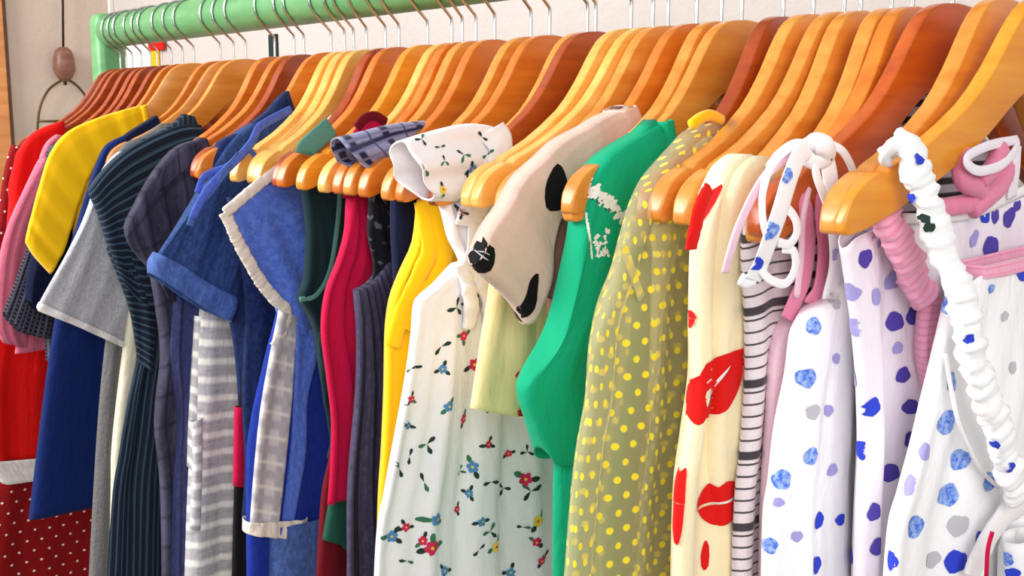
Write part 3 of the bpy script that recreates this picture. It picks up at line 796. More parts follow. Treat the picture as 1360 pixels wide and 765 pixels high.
piece('skirt_body', F, M['maroon'], g, left=[(452,500),(438,600),(424,680),(412,900)], right=[('w',.15,F.px((460,500)).y),('w',.18,F.px((430,900)).y)], w=.007, e=.02, folds=rfolds(27))  # added body, its dark tone fills a shaded gap between garments
# crimson
F = Frame(HF[21].X)
g = garment('crimson_tank', 'crimson pink tank dress left of the grey plaid dress', 'dress', F)
piece('dress_body', F, M['crimson'], g, top=[(462,262),(480,250),(520,250)], left=[(462,262),(458,310),(446,350),(430,390),(424,440),(430,500),(436,560),(434,620),(430,668)], right=[('w',.1,F.px((480,250)).y),('w',.16,F.px((440,400)).y),('w',.18,F.px((440,668)).y)], w=.012, e=.03, off=0, closed_top=True, folds=rfolds(28,.004,.04), nx=34)
ribbon('strap', F, [(506,172,.010),(494,166,.014),(484,172,.016),(474,190,.014),(468,220,.010),(466,262,.004)], M['crimson'], g, .022, .003)
ribbon('strap_edge', F, [(512,162,.012),(498,154,.016),(484,158,.018),(474,170,.018)], M['maroon'], g, .012, .003)
# plaid dress
F = Frame(HF[22].X+.006)
g = garment('plaid_dress', 'grey blue plaid dress with ruffled cap sleeve and charcoal striped body', 'dress', F)
piece('lace_panel', F, M['lace'], g, top=[(492,262),(508,250),(540,250)], left=[(492,262),(490,310),(498,350),(494,372),(474,388)], right=[('w',.1,F.px((500,250)).y),('w',.14,F.px((480,388)).y)], w=.009, e=.02, off=.0, closed_top=True, folds=rfolds(29,.003,.03))
piece('dress_body', F, M['plaid_dark'], g, top=[(470,386),(486,380),(500,366),(520,340),(560,330)], left=[(470,386),(474,440),(472,520),(462,620),(458,700),(458,900)], right=[('w',.12,F.px((520,330)).y),('w',.2,F.px((460,900)).y)], w=.012, e=.03, closed_top=True, folds=rfolds(30,.004,.035), nx=34)
piece('cap_sleeve', F, M['plaid'], g, left=[(562,160),(534,162),(506,166),(476,174),(444,182)], right=[(570,186),(556,200),(536,208),(516,218),(496,229)], bottom=[(444,182),(450,202),(468,220),(496,229)], w=.021, e=.08, off=.006, nx=26, nz=30, wt=lambda t: .55+.75*t, folds=[(.003,.03,0,.6,.2)], th=.002)
# navy 2
F = Frame(HF[23].X)
g = garment('ink_navy_dress', 'ink navy dress between the plaid dress and the yellow tank', 'dress', F)
piece('dress_body', F, M['navy_dark'], g, top=[(520,262),(540,256),(580,256)], left=[(520,262),(520,320),(522,400),(514,500),(506,600),(500,900)], right=[('w',.1,F.px((540,256)).y),('w',.2,F.px((540,900)).y)], w=.010, e=.03, closed_top=True, folds=rfolds(31,.003,.04))
# yellow tank
F = Frame(HF[24].X+.006)
g = garment('yellow_tank_dress', 'gathered yellow tank dress just left of the white floral dress', 'dress', F)
piece('dress_body', F, M['yellow'], g, top=[(556,268),(572,262),(600,262)], left=[(556,268),(552,300),(546,330),(530,364),(516,400),(509,450),(508,520),(505,600),(500,690),(496,900)], right=[('w',-.05,F.px((600,262)).y),('w',.12,F.px((560,400)).y),('w',.2,F.px((560,900)).y)], w=.014, e=.03, closed_top=True, folds=[(.006,.045,1,.2,.2),(.003,.02,0,.4,.2)], nx=36)
ribbon('gather', F, [(560,268,.016),(566,300,.020),(570,330,.020),(556,366,.018),(536,410,.016),(522,460,.014)], M['yellow'], g, .020, .005, scr=(.2,.02), seed=9)
ribbon('gather', F, [(576,270,.018),(584,300,.022),(590,336,.022),(580,370,.020),(560,400,.018),(545,440,.016)], M['yellow'], g, .024, .006, scr=(.2,.02), seed=10)
# floral
F = Frame(HF[25].X+.008)
g = garment('floral_dress', 'white dress printed with small rose, blue and yellow flowers, ruffled shoulder', 'dress', F)
P = []
def frand(seed): 
    r = random.Random(seed); return r
P.append(piece('dress_body', F, M['white'], g, top=[(600,352),(622,346),(650,330),(700,330)], left=[(600,352),(576,378),(556,394),(549,406),(546,440),(538,500),(524,580),(510,660),(500,720),(494,900)], right=[('w',.10,F.px((650,330)).y),('w',.17,F.px((650,520)).y),('w',.24,F.px((650,900)).y)], w=.014, e=.035, closed_top=True, folds=[(.007,.085,2.2,.15,.5),(.003,.035,1,.3,.5)], nx=60, nz=56))
P.append(piece('upper_bodice', F, M['white'], g, top=[(578,258),(600,244),(640,240)], left=[(578,258),(586,290),(592,316),(604,340),(612,366)], right=[(676,250),(680,300),(676,372)], w=.012, e=.02, off=.002, closed_top=True, folds=[(.004,.03,0,.2,.2)], nx=24, nz=24))
P.append(piece('ruffle_sleeve', F, M['white'], g, left=[(660,172),(640,166),(612,164),(586,168),(556,176),(527,186)], right=[(666,216),(650,240),(634,258),(612,268),(588,272),(562,266)], bottom=[(527,186),(530,212),(544,244),(562,266)], w=.026, e=.10, off=.008, nx=34, nz=34, wt=lambda t: .5+.6*t, folds=[(.004,.035,0,.5,.2)], th=.002))
P.append(ribbon('ruffle_frill', F, [(652,172,.020),(666,196,.028),(660,226,.030),(644,250,.030),(628,280,.026),(622,300,.022)], M['white'], g, .034, .004, scr=(.3,.014), seed=12))
ribbon('shoulder_tie', F, [(628,250,.030),(630,290,.026),(628,330,.022),(622,350,.018),(614,360,.016)], M['white'], g, .016, .002)
ribbon('gathered_tie', F, [(612,352,.016),(622,380,.022),(626,410,.022),(622,436,.020)], M['white'], g, .018, .005, scr=(.5,.012), seed=14)
ribbon('gathered_tie', F, [(622,352,.016),(640,376,.022),(650,404,.022),(652,430,.020)], M['white'], g, .020, .005, scr=(.5,.012), seed=15)
PR = Prints(F, P, [INK['rose'], INK['dark'], INK['teal'], INK['yel'], INK['green']], parent=g)
R_ = random.Random(11)
def flower(cx, cy, kind, sc=1.0, h=None):
    sc *= 1.18
    h = h or PR.bvh.ray_cast(CAM, ray(cx, cy).normalized())
    if h[0] is None: return
    c = (h[0], h[1])
    rot0 = R_.uniform(0, 6); n = R_.choice((2, 2, 3))
    for k in range(n):
        a = rot0+k*2*PI/n+R_.uniform(-.4, .4); d = .0034*sc
        PR.poly(0, 0, leaf(.0064*sc, .0020*sc, a, 8, math.cos(a)*d, math.sin(a)*d), 1 if R_.random() < .7 else 4, 0, c)
    if kind == 'leaf': return
    mi = {'rose': 0, 'blue': 2, 'yel': 3}[kind]
    for k in range(5):
        a = rot0+k*2*PI/5; dx, dz = math.cos(a)*.0024*sc, math.sin(a)*.0024*sc
        PR.poly(0, 0, [(x+dx, z+dz) for x, z in blob(.0026*sc, .0022*sc, a, 7, .1, R_)], mi, .0002+k*.00002, c)
    PR.poly(0, 0, blob(.0012*sc, .0012*sc, 0, 6, .1, R_), 3 if mi != 3 else 0, .0005, c)
FLW = [(615,446,'rose',1.0),(630,484,'rose',1.3),(596,540,'blue',1.0),(615,556,'rose',1.0),(648,590,'rose',.9),(546,530,'rose',.8),(541,565,'blue',.8),(628,620,'blue',1.3),(623,655,'blue',.9),(563,640,'leaf',1),(530,622,'leaf',1),
  (580,690,'blue',1.3),(606,676,'rose',.8),(562,718,'rose',1.0),(574,728,'rose',1.5),(520,712,'blue',1.2),(539,700,'rose',.9),(640,693,'blue',1),(659,726,'yel',1.2),(651,706,'leaf',1),(698,636,'rose',1.5),(705,652,'leaf',1.2),(714,692,'yel',1.3),(713,720,'rose',1),
  (590,758,'blue',1),(678,760,'blue',1.1),(586,460,'leaf',1),(588,490,'blue',.9),(652,640,'leaf',1),(668,648,'leaf',.9),(720,745,'rose',.9),(546,490,'leaf',.7),(567,590,'leaf',1),(675,602,'rose',.8),(700,600,'leaf',.8),(606,408,'leaf',1),(620,404,'leaf',.8),(650,420,'leaf',.9),(636,396,'leaf',.8),(544,606,'leaf',.8),
  (616,206,'leaf',.8),(585,196,'leaf',.6),(560,185,'leaf',.7),(564,225,'leaf',.9),(627,224,'blue',1.0),(622,240,'leaf',.9),(646,206,'leaf',.7),(590,214,'leaf',.6),(608,278,'rose',.7),(588,252,'yel',.8),(640,182,'leaf',.6),(694,700,'leaf',.8),(636,730,'leaf',.8),(540,745,'leaf',.8),(610,625,'leaf',.6),(645,540,'leaf',.7)]
for fl in FLW: flower(*fl)
for a_ in range(16):
    for b_ in range(12):
        y = -.27+.036*(b_+.5*(a_ % 2))+R_.uniform(-.008, .008); z = .92+.028*a_+R_.uniform(-.006, .006)
        q = F.world(y, z) - CAM; d_ = q.dot(FW); x = 680+FPX*q.dot(RT)/d_; yy = 382.5-FPX*q.dot(UP)/d_
        if x < 740 and yy < 772: continue
        h = PR.hit(y, z)
        if h: flower(0, 0, R_.choice(('rose', 'blue', 'yel', 'leaf', 'leaf')), R_.uniform(.8, 1.2), h)
PR.done()
# butter tee
F = Frame(HF[28].X-.002)
g = garment('cream_shirt', 'butter yellow short top with red lips print under the beige spotted sleeve', 'top', F)
b1 = piece('sleeve', F, M['butter'], g, top=[(655,330),(690,280),(740,270)], left=[(655,330),(650,380),(636,460),(623,541)], right=[(760,280),(756,400),(748,480),(742,560)], bottom=[(623,541),(650,546),(684,550),(742,560)], w=.012, e=.03, closed_top=True, nx=24, nz=30, folds=[(.003,.05,0,.2,.3)])
b2 = tee_body('bodice', F, M['butter'], g, [(680,300),(690,400),(690,480),(694,556)], w=.011, seed=33, shoulder=False)
def lips(PR, cx, cy, wd, ht, rot, mi=0):
    """a printed mouth: upper lip with a bow, fuller lower lip, thin gap between"""
    n = 14; c_, s_ = math.cos(rot), math.sin(rot)
    for up in (True, False):
        arc = []
        for k in range(n+1):
            x = -1+2*k/n
            if up: y = .06+.94*max(0, 1-x*x)**.75*(1-.25*math.exp(-(x/.2)**2))
            else: y = -.04-1.0*max(0, 1-x*x)**.62
            arc.append((x*(1 if up else .9), y))
        base = [(x, .05 if up else -.04) for x in ((.7, .35, 0, -.35, -.7) )]
        o = [(x*wd, y*ht) for x, y in arc+base]
        c = (0, ht*(.4 if up else -.42))
        o = [(x-c[0], y-c[1]) for x, y in o]
        k_ = FPX/(CAM-PR.fr.world(-.2, 1.2)).length
        PR.px(cx+(c[0]*c_-c[1]*s_)*k_*.8, cy-(c[0]*s_+c[1]*c_)*k_, [(x*c_-y*s_, x*s_+y*c_) for x, y in o], mi, .0004)
PR = Prints(F, [b1], [INK['red'], INK['black']], parent=g)
lips(PR, 694, 496, .010, .005, .3); lips(PR, 694, 548, .010, .006, -.2)
PR.done()
# beige spotted
F = Frame(HF[30].X-.006)
g = garment('beige_spotted_top', 'beige pink top with black spots on its wide sleeve, left of the green top', 'top', F)
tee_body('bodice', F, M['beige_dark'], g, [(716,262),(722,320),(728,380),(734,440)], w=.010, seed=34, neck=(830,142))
b1 = piece('sleeve', F, M['beige'], g, top=[(620,350),(640,312),(664,270),(690,232),(722,200),(760,174),(826,140)], left=[(620,350),(634,366),(660,388),(680,410),(692,432)], right=[(826,140),(834,152),(840,168)], bottom=[(692,432),(704,410),(715,368),(722,318),(728,286),(750,274),(764,230),(800,196),(840,168)], w=.016, e=.016, off=.004, closed_top=True, nx=60, nz=24, folds=[(.002,.06,1,.3,0)])
piece('neck_band', F, M['beige'], g, left=[(808,148),(816,180)], right=[(830,139),(842,166)], w=.018, e=.005, off=.004, nx=10, nz=10)
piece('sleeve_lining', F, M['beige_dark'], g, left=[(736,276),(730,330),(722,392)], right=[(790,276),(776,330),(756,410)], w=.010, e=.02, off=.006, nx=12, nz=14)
PR = Prints(F, [b1], [INK['black'], INK['grey']], parent=g, name='spot_print')
PR.px(642, 346, blob(.0105, .0165, -.35, 16, .10), 0); PR.px(705, 396, blob(.0075, .024, -.22, 16, .10), 0); PR.px(739, 251, blob(.0130, .0230, -.05, 16, .06), 0)
PR.px(686, 418, blob(.0035, .009, .6, 10, .10), 0)
PR.px(643, 342, leaf(.012, .0006, -.6, 8, -.006, .004), 1, .001); PR.px(645, 337, leaf(.010, .0006, -.6, 8, -.005, .004), 1, .001)
PR.done()
# emerald
F = Frame(HF[32].X-.004)
g = garment('long_sleeved_shirt', 'emerald green top with white printed band, long sleeve end dangling', 'top', F)
tee_body('bodice', F, M['emerald'], g, [(776,262),(768,400),(750,520),(740,640),(738,900)], w=.011, e=.03, seed=35, neck=(874,162), amp=.003)
b1 = piece('sleeve', F, M['emerald'], g, top=[(762,290),(768,262),(777,232),(800,205),(836,182),(874,160)], left=[(762,290),(758,320),(750,380),(736,440),(722,470),(688,512),(700,560),(714,594)], right=[(874,160),(884,200),(850,270),(816,350),(800,400),(790,460),(778,520),(768,590)], bottom=[(714,594),(726,612),(746,612),(768,590)], w=.017, e=.03, off=.003, closed_top=True, nx=40, nz=60, folds=[(.003,.06,1,.3,.3)])
piece('neck_band', F, M['emerald'], g, left=[(862,162),(868,200)], right=[(877,158),(884,196)], w=.0185, e=.004, off=.003, nx=8, nz=10)
PR = Prints(F, [b1], [INK['white'], INK['dark']], parent=g)
for k in range(34):
    t = k/33; x = 780+50*t; y = 246+46*t**1.2
    PR.px(x+R_.uniform(-3,3), y+R_.uniform(-9,9), blob(.0040, .0030, .5, 9, .35, R_), 0)
for k in range(16):
    t = k/15; PR.px(779+7*t, 285+56*t, blob(.0012, .0026, 0, 6, .3, R_), 0)
for k in range(22):
    PR.px(790+R_.uniform(-1,18), 318+R_.uniform(-14,22), blob(.0022, .0020, .5, 8, .5, R_), 0)
for k in range(8): PR.px(786+30*k/7+R_.uniform(-2,2), 262+18*k/7+R_.uniform(-6,6), blob(.0012, .0009, .5, 6, .5, R_), 1, .0004)
PR.done()
# sheer
F = HF[33]
g = garment('sheer_dress', 'sheer yellow organza dress with raised yellow dots, right of the green top', 'dress', F)
piece('slip', F, M['green_inner'], g, left=[(850,330),(846,420),(836,520),(816,640),(800,900)], right=[('w',.14,F.px((850,330)).y),('w',.2,F.px((850,900)).y)], w=.005, e=.02, off=-.004, folds=rfolds(36,.002,.05))
piece('dress_body', F, M['sheer'], g, top=[(846,262),(870,230),(900,196),(925,172),(960,170),('w',.08,F.px((930,262)).y)], left=[(846,262),(828,310),(806,380),(782,450),(774,540),(758,640),(738,900)], right=[('w',.1,F.px((930,262)).y),('w',.16,F.px((860,500)).y),('w',.22,F.px((850,900)).y)], w=.013, e=.03, closed_top=True, plane_uv=True, nx=60, nz=56, folds=[(.007,.075,1.0,.1,.25),(.002,.03,2,.3,.3)], th=0)
piece('front_fold', F, M['sheer'], g, top=[(858,270),(876,240),(905,210),(930,180)], left=[(858,270),(856,340),(852,440),(846,560),(832,680),(822,900)], right=[(930,180),(936,300),(926,420),(920,560),(902,680),(890,900)], w=.012, e=.03, off=.010, nx=24, nz=40, closed_top=True, plane_uv=True, folds=[(.003,.04,1,.1,.3)], th=0)
ribbon('neck_band', F, [(918,166,.010),(930,157,.012),(944,153,.012),(958,160,.010)], M['yellow'], g, .010, .004)
ribbon('seam', F, [(826,322,.014),(836,350,.016),(852,396,.016)], M['sheer'], g, .010, .001)
# cream lips
F = HF[36]
g = garment('lips_dress', 'pale cream dress printed with large red lips, left of the striped knit', 'dress', F)
b1 = piece('dress_body', F, M['cream_lips'], g, top=[(940,262),(952,232),(966,214),(985,204),(1004,216),('w',.02,F.px((1000,262)).y)], left=[(940,262),(926,300),(917,360),(915,440),(914,520),(902,600),(892,680),(886,900)], right=[('w',.05,F.px((1000,270)).y),('w',.10,F.px((960,500)).y),('w',.16,F.px((960,900)).y)], w=.012, e=.03, closed_top=True, nx=50, nz=50, folds=[(.006,.055,.5,.1,.3)])
b2 = piece('front_fold', F, M['cream_lips'], g, top=[(944,262),(960,226),(985,206),(1006,216)], left=[(944,262),(938,330),(934,420),(932,520),(928,620),(934,700),(940,900)], right=[(1006,216),(996,270),(986,340),(990,470),(980,560),(968,650),(950,740),(946,900)], w=.013, e=.03, off=.009, closed_top=True, nx=24, nz=46, folds=[(.002,.04,1,.1,.3)])
PR = Prints(F, [b1, b2], [INK['red'], INK['white']], parent=g, name='lips_print')
lips(PR, 956, 510, .034, .021, .85); lips(PR, 956, 668, .021, .019, .1); lips(PR, 922, 535, .010, .018, .3); lips(PR, 900, 668, .006, .034, .0)
lips(PR, 917, 422, .006, .008, 0); PR.px(934, 280, blob(.006, .026, -.3, 16, .1), 0); PR.px(936, 738, blob(.004, .014, 0, 10, .1), 0)
PR.px(956, 506, leaf(.030, .0012, .95, 10, -.010, -.012), 1, .0006); PR.px(962, 668, leaf(.024, .0010, .1, 10, -.010, 0), 1, .0006)
PR.done()
ribbon('side_ribbon', F, [(942,252,.010),(932,270,.012),(924,300,.012),(917,330,.008)], INK['red'], g, .014, .003, scr=(.3,.010), seed=20)
# striped knit
F = Frame(HF[37].X, math.radians(7))
g = garment('striped_knit', 'white knit top with fine black stripes, between lips dress and pink satin dress', 'top', F)
piece('bodice', F, M['stripe_bw'], g, top=[(990,300),(1010,286),(1040,280),('w',.05,F.px((1040,280)).y)], left=[(990,300),(986,340),(990,420),(990,500),(984,600),(976,680),(968,900)], right=[('w',.08,F.px((1040,280)).y),('w',.18,F.px((1030,900)).y)], w=.011, e=.04, closed_top=True, nx=40, nz=50, folds=rfolds(37,.003,.05))
g2 = garment('dark_striped_top', 'lilac top with bold black stripes seen in shade under the front hangers', 'top', F)
F2 = Frame(HF[38].X+.006)
piece('bodice', F2, M['stripe_bw2'], g2, top=[(1030,290),(1100,238),(1180,172),(1240,122),('w',-.03,F2.px((1240,150)).y),('w',.05,F2.px((1240,150)).y),('w',.18,F2.px((1100,238)).y)], left=[(1030,290),(1036,400),(1040,520)], right=[('w',.18,F2.px((1100,238)).y),('w',.2,F2.px((1040,520)).y)], w=.009, e=.02, closed_top=True, plane_uv=True, nx=40, nz=30, folds=rfolds(38,.002,.05))
# pink satin
F = Frame(HF[38].X+.006, math.radians(3))
g = garment('pink_satin_dress', 'pale pink satin dress with rose straps, left edge behind white dotted dress', 'dress', F)
piece('dress_body', F, M['pink_pale'], g, top=[(1046,420),(1056,406),(1080,396),(1120,390)], left=[(1046,420),(1034,440),(1024,480),(1018,560),(1010,640),(1006,710),(1000,900)], right=[('w',.12,F.px((1060,396)).y),('w',.2,F.px((1060,900)).y)], w=.008, e=.03, closed_top=True, nx=34, nz=46, folds=rfolds(39,.003,.04))
ribbon('strap', F, [(1080,230,.012),(1070,270,.020),(1074,320,.020),(1068,370,.018),(1056,400,.014),(1046,424,.012)], M['pink_rose'], g, .018, .002)
ribbon('strap', F, [(1092,236,.014),(1092,280,.024),(1096,330,.024),(1090,380,.022),(1076,404,.016)], M['pink_rose'], g, .020, .002)
ribbon('strap_edge', F, [(1074,250,.020),(1066,290,.024),(1064,340,.024),(1058,394,.018)], M['pink_pale'], g, .006, .002)
# dotted dress with ribbons
def dots_on(PR, lst, r0=.0080):
    for it in lst:
        x, y, k = it[:3]; sc = it[3] if len(it) > 3 else 1; asp = it[4] if len(it) > 4 else .85
        PR.px(x, y, blob(r0*sc*asp*1.25, r0*sc, R_.uniform(-.3, .3), 16, .12, R_), k)
def spread_dots(PR, y0, y1, z0, z1, step, xmin, kinds, r0=.008, avoid=None):
    """carry the dot print on over the cloth the neighbours or the frame hide"""
    nz_ = int((z1-z0)/step); ny = int((y1-y0)/step)
    for a in range(nz_):
        for b_ in range(ny):
            y = y0+(b_+.5*(a % 2)+R_.uniform(-.2, .2))*step; z = z0+(a+R_.uniform(-.2, .2))*step
            q = PR.fr.world(y, z) - CAM; d_ = q.dot(FW); x = 680+FPX*q.dot(RT)/d_; yy = 382.5-FPX*q.dot(UP)/d_
            if x < xmin and yy < 770: continue
            PR.poly(y, z, blob(r0*R_.uniform(.6, 1.1), r0*R_.uniform(.8, 1.1), 0, 14, .12, R_), R_.choice(kinds))
INKS = [INK['sky'], INK['blue'], INK['violet'], INK['pale'], INK['grey']]
F = Frame(HF[39].X+.003)
F3 = Frame(HF[39].X, HF[39].yaw)
g = garment('white_dotted_dress', 'white dress with blue dots and ribbon bow, right of the pale pink satin', 'dress', F)
b1 = piece('dress_body', F, M['white2'], g, top=[(1062,426),(1078,410),(1100,396),(1124,370),('w',.04,F.px((1110,384)).y)], left=[(1062,426),(1052,450),(1046,500),(1034,560),(1024,640),(1016,700),(1012,900)], right=[('w',.10,F.px((1110,384)).y),('w',.18,F.px((1060,900)).y)], w=.012, e=.03, closed_top=True, nx=44, nz=50, folds=rfolds(40,.003,.06))
PR = Prints(F, [b1], INKS, parent=g, name='dot_print')
dots_on(PR, [(1071,502,0,1),(1081,433,0,.8),(1077,606,0,.85),(1038,637,0,.95),(1087,691,1,.85,.7),(1058,712,3,.6),(1083,750,1,.9,.8),(1104,624,3,.7),(1110,476,3,.6,.6),(1080,547,4,.8),(1034,667,3,.5),(1100,545,3,.6),(1116,690,1,.6),(1110,404,4,.5),(1022,724,0,.8)])
spread_dots(PR, -.24, .2, .92, 1.36, .034, 1135, (0, 1, 1, 3))
PR.done()
nr = lambda pts, **k: ribbon('ribbon', F3, pts, M['white2'], g, **k)
R1 = [nr([(1080,192,.030),(1062,206,.036),(1048,240,.040),(1036,280,.040),(1022,320,.036),(1010,352,.030),(1000,372,.026)], width=.017, th=.0015),
      nr([(1080,192,.026),(1050,196,.030),(1026,218,.030),(1014,250,.028),(1012,280,.028),(1018,310,.030),(1030,320,.030)], width=.007, th=.0015),
      nr([(1084,194,.026),(1056,190,.026),(1034,204,.026),(1020,222,.024)], width=.006, th=.0015),
      nr([(1090,196,.026),(1100,220,.030),(1106,260,.030),(1112,300,.026),(1112,340,.020),(1112,386,.014)], width=.017, th=.0015),
      nr([(1086,200,.028),(1084,230,.034),(1098,270,.034),(1104,300,.032),(1106,350,.024),(1096,396,.016)], width=.008, th=.0015),
      nr([(1096,190,.024),(1118,200,.028),(1132,224,.026),(1138,250,.020)], width=.007, th=.0015),
      nr([(1040,270,.036),(1056,290,.040),(1058,310,.040),(1048,324,.040),(1034,322,.038)], width=.007, th=.0015),
      nr([(1040,330,.036),(1054,334,.040),(1056,356,.040),(1044,376,.038),(1024,372,.034),(1010,358,.030)], width=.007, th=.0015)]
nr([(1070,196,.026),(1082,190,.034),(1096,194,.036),(1098,206,.030),(1084,212,.030),(1072,206,.028)], width=.016, th=.005)
nr([(1002,370,.026),(990,374,.024),(984,370,.024)], width=.010, th=.002)
ribbon('pink_ribbon', F3, [(1064,200,.024),(1040,214,.026),(1018,232,.026),(998,264,.024),(980,304,.022),(970,336,.020),(963,362,.016)], M['pink_pale'], g, .0075, .0018)
PR = Prints(F3, R1, INKS, parent=g, name='ribbon_dot_print', lift=.0008, off=.036)
dots_on(PR, [(1043,232,0,.75),(1022,306,0,.9),(1004,350,1,.7),(1112,254,2,.9,.7),(1106,282,2,.7,.5),(1108,338,3,.6)])
PR.done()
# white dress 2, tinted lilac for shade
F = Frame(HF[40].X-.006)
g = garment('shaded_dotted_dress', 'white voile dress tinted lilac for shade, with violet dots, behind the frontmost dotted dress', 'dress', F)
b1 = piece('dress_body', F, M['shade_tinted_white'], g, top=[(1118,330),(1130,312),(1170,300),(1240,302),(1300,292),(1400,262)], left=[(1118,330),(1122,380),(1126,440),(1128,520),(1130,600),(1126,700),(1122,900)], right=[(1400,262),(1420,500),(1440,900)], w=.010, e=.03, nx=70, nz=50, folds=[(.010,.075,.6,.06,.3),(.003,.03,2,.1,.3)])
PR = Prints(F, [b1], INKS, parent=g, name='dot_print')
dots_on(PR, [(1135,315,3,.9),(1149,343,2,.85),(1185,372,3,1),(1128,388,3,.9),(1164,394,3,.9,.6),(1188,427,2,1),(1214,418,2,1),(1133,434,3,.9),(1136,502,3,.8,.6),(1158,541,1,1,.8),(1199,498,2,.9,.7),(1208,540,2,.85),(1143,598,1,1),(1208,584,2,.85,.7),(1182,628,2,.95),(1160,680,2,1,.7),(1166,726,2,1),(1131,738,1,.9,.7),(1192,462,3,.6),(1235,360,2,.8,.6),(1116,352,2,.5)])
spread_dots(PR, -.24, .2, .92, 1.34, .034, 1262, (1, 2, 2, 3))
PR.done()
ribbon('gathered_strap', F, [(1168,268,.020),(1180,296,.024),(1196,330,.026),(1212,366,.028),(1230,398,.030)], M['pink_gather'], g, .026, .008, scr=(.45,.007), seed=30)
bp = piece('pink_panel', Frame(HF[40].X+.020), M['pink_gather'], g, left=[(1226,392),(1220,440),(1222,490),(1240,560)], right=[(1248,396),(1266,440),(1262,490),(1246,560)], w=.008, e=.02, off=.0, nx=14, nz=24, folds=[(.002,.012,0,.2,.1)])
# back panel of front dress
F = Frame(HF[40].X+.016)
g = garment('back_panel_dress', 'white dotted dress back panel tinted for shade, with trimmed edge, under the pink rope straps', 'dress', F)
b1 = piece('bodice', F, M['shade_tinted_white'], g, top=[(1186,296),(1240,292),(1300,282),(1360,256),(1400,240)], left=[(1186,296),(1200,360),(1230,430),(1260,500)], right=[(1400,240),(1410,330),(1420,500)], w=.006, e=.02, nx=40, nz=26, folds=[(.003,.06,1,0,.2)])
ribbon('edge_binding', F, [(1200,290,.008),(1244,290,.009),(1296,282,.009),(1340,262,.009),(1400,234,.009)], M['white'], g, .008, .0025)
PR = Prints(F, [b1], INKS, parent=g, name='dot_print')
dots_on(PR, [(1289,284,1,.9),(1321,285,2,.9,.7),(1339,289,2,1.1),(1293,317,3,.9,.6),(1316,329,2,1.2),(1262,318,3,.6),(1350,272,2,.7)])
PR.done()
rp = [[(1296,186,.014),(1278,210,.020),(1280,240,.022),(1300,252,.020),(1292,268,.016),(1250,276,.012)],
      [(1340,214,.014),(1330,244,.018),(1312,262,.020),(1290,280,.016)],
      [(1330,196,.022),(1318,222,.024),(1300,240,.022)], ]
for k, p in enumerate(rp): ribbon('rope_strap', F, p, M['pink_rose'], g, .015, .006, scr=(.12,.005), seed=40+k)
ribbon('ribbon_loop', F, [(1350,186,.020),(1318,192,.026),(1290,204,.030),(1284,216,.032),(1300,227,.032),(1328,220,.030),(1346,203,.026),(1352,188,.020)], M['shade_tinted_white'], g, .008, .0015)
ribbon('ribbon_end', F, [(1350,196,.020),(1348,230,.018),(1344,262,.014)], M['shade_tinted_white'], g, .014, .0015)
# front dress
F = Frame(HF[41].X+.004)
FH = Frame(HF[41].X, HF[41].yaw)
g = garment('front_dotted_dress', 'nearest white dress with big blue dots, pink ribbed band and white gathered strap', 'dress', F)
b1 = piece('dress_body', F, M['white2'], g, top=[(1262,392),(1276,372),(1290,362),(1330,354),(1420,332)], left=[(1262,392),(1252,430),(1240,480),(1226,540),(1212,600),(1196,660),(1182,720),(1172,900)], right=[(1420,332),(1460,560),(1500,900)], w=.012, e=.04, nx=70, nz=60, folds=[(.007,.12,2.2,.08,.4),(.002,.04,2,.1,.3)])
piece('ribbed_band', F, M['pink_gather'], g, top=[(1282,352),(1310,346),(1360,334),(1420,320)], left=[(1282,352),(1284,368)], right=[(1420,320),(1420,340)], bottom=[(1284,368),(1320,362),(1360,352),(1420,340)], w=.0145, e=.006, nx=30, nz=6)
PR = Prints(F, [b1], INKS, parent=g, name='dot_print')
dots_on(PR, [(1262,403,0,1),(1263,508,0,1,.5),(1257,561,0,1.25),(1274,610,0,1.05),(1207,644,3,1,.5),(1257,657,0,1.15),(1214,699,0,1.15),(1270,746,1,1.2),(1184,744,1,1,.5),(1273,698,4,1.1),(1237,743,4,.9),(1316,383,0,.5),(1283,374,2,.5,.5),(1313,640,0,.9),(1302,716,1,.9,.6),(1358,360,1,1.1),(1344,488,4,.6),(1334,420,4,.5),(1228,600,3,.8,.5)])
spread_dots(PR, -.26, .2, .92, 1.33, .034, 1362, (0, 1, 0, 3))
PR.done()
sp1 = ribbon('gathered_strap', FH, [(1182,202,.006),(1194,190,.014),(1206,196,.022),(1214,222,.026),(1226,252,.028),(1236,284,.032),(1247,316,.038),(1260,350,.044),(1272,384,.050),(1284,436,.056),(1299,496,.060),(1316,545,.062),(1332,595,.062),(1345,635,.062),(1351,662,.060)], M['white2'], g, .024, .007, scr=(.5,.008), seed=50)
ribbon('strap_loop', FH, [(1180,210,.004),(1176,206,.012),(1186,196,.020),(1198,190,.022)], M['white2'], g, .014, .004)
ribbon('seam_piping', F, [(1256,470,.016),(1264,520,.019),(1276,570,.021),(1300,620,.022),(1326,648,.022)], M['white'], g, .003, .0015)
PR = Prints(FH, [sp1], [INK['blue'], INK['dark']], parent=g, name='strap_dot_print', lift=.0015, off=.026)
for x, y, k in [(1219,212,0),(1213,262,0),(1282,545,0),(1322,588,0),(1342,620,0),(1262,424,0),(1286,450,0),(1228,290,1),(1234,302,1)]:
    PR.px(x, y, blob(.0032, .0038, R_.uniform(0,2), 12, .2, R_), k)
PR.done()
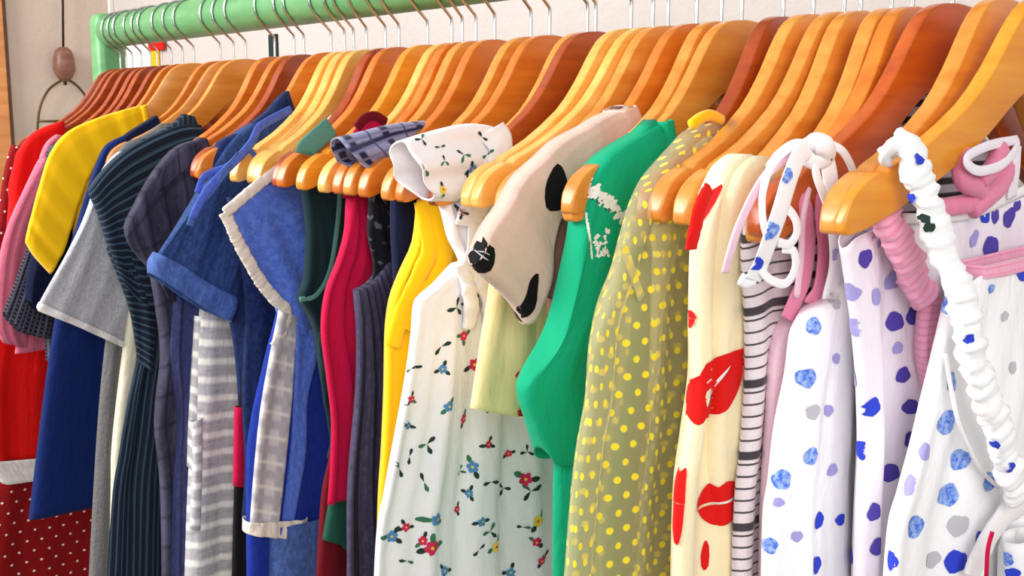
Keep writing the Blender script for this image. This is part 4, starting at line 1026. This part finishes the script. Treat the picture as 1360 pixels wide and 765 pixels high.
# gathered waist and lower ruffle at the bottom right
fq = Frame(HF[41].X+.016)
ribbon('waist_tie', fq, [(1290,764,.014),(1306,730,.018),(1322,700,.020),(1344,676,.022),(1380,650,.022)], M['white'], g, .022, .004, scr=(.35,.02), seed=52)
b3 = piece('frill', fq, M['white2'], g, top=[(1310,712),(1330,700),(1356,696),(1420,690)], left=[(1310,712),(1308,740),(1306,900)], right=[(1420,690),(1430,900)], w=.012, e=.02, off=.018, nx=40, nz=20, folds=[(.004,.022,0,.1,.1)])
ribbon('red_seam', fq, [(1318,706,.034),(1312,730,.034),(1310,765,.034)], M['crimson'], g, .003, .0015)
PR = Prints(fq, [b3], INKS, parent=g, name='dot_print')
dots_on(PR, [(1336,742,0,.9),(1356,716,1,1),(1345,762,1,.9)], .006)
PR.done()

#@@WALL THINGS
def wallpt(px, py, off=.03):
    d = ray(px, py); X = WX+off; t = (X-CAM.x)/d.x
    q = CAM+d*t
    return q
g = empty('hanging_ornament', 'wall ornament of a black cord, round wooden bead and wire hoop', 'wall ornament')
c = wallpt(85,85); k = abs((wallpt(95,85)-wallpt(85,85)).length)/10
T0 = wallpt(83,-40); obj('cord', tube_bm([T0, wallpt(84,64)], .004, 8), plain('black cord', (44,30,26)), g)
bd = lathe_bm([(.35*k, -24*k), (6*k, -23*k), (11*k, -16*k), (14.5*k, -8*k), (14*k, 0), (13.5*k, 8*k), (11*k, 17*k), (6*k, 22*k), (.35*k, 23*k)], (c.x, c.y, c.z), 24)
obj('bead', bd, wood('dusty brown wood', (150,100,80), (118,74,58), .6), g)
wm = plain('bronze wire', (96,76,44), .4, .6)
hp = [wallpt(*p) for p in [(50,200),(50,165),(54,140),(64,120),(78,109),(86,106),(96,109),(108,120),(116,135),(118,165),(118,200)]]
obj('hoop', tube_bm(catmull(hp, 6), .0042, 8), wm, g)
obj('crossbar', tube_bm([wallpt(50,161), wallpt(118,161)], .0042, 8), wm, g)
obj('hanging_ring', tube_bm([c+Vector((0, 0, -23*k)), c+Vector((0, 0, -28*k))], .006, 8), plain('dark wire', (60,50,40), .5, .3), g)
g['label'] = 'wall ornament of dark cord, round wooden bead and wire hoop by the upright'
def wallbox(name, x0, x1, y0, y1, th, mat, parent=None, off=.02, bev=.004):
    d = ray((x0+x1)/2, (y0+y1)/2); t = (WY-off-CAM.y)/d.y
    def at(x, y): dd = ray(x, y); tt = (WY-off-CAM.y)/dd.y; return CAM+dd*tt
    a, b = at(x0, y1), at(x1, y0)
    return obj(name, box_bm((min(a.x, b.x), WY-off-th, min(a.z, b.z)), (max(a.x, b.x), WY-off, max(a.z, b.z)), bev), mat, parent, False)
pc = wallbox('paper_card', 172, 214, 48, 120, .004, plain('bright white card', (255,252,250), .8), off=.001, bev=0)
setp(pc, 'bright white card on the wall seen below the left end of the rail', 'card')
g = empty('paper_tassel', 'small red and yellow paper ornament on the wall under the green rail', 'ornament')
wallbox('yellow_strip', 203, 212, 64, 100, .006, plain('yellow paper', (250,190,10), .8), g, off=.007)
wallbox('red_knot', 201, 219, 50, 68, .012, plain('red paper', (232,24,14), .8), g, off=.007, bev=.005)
st = wallbox('dark_strap', 361, 369, 45, 120, .006, plain('dark green webbing', (34,48,50), .8), off=.001, bev=.001)
setp(st, 'dark narrow strap hanging on the wall behind the hanger hooks', 'strap')
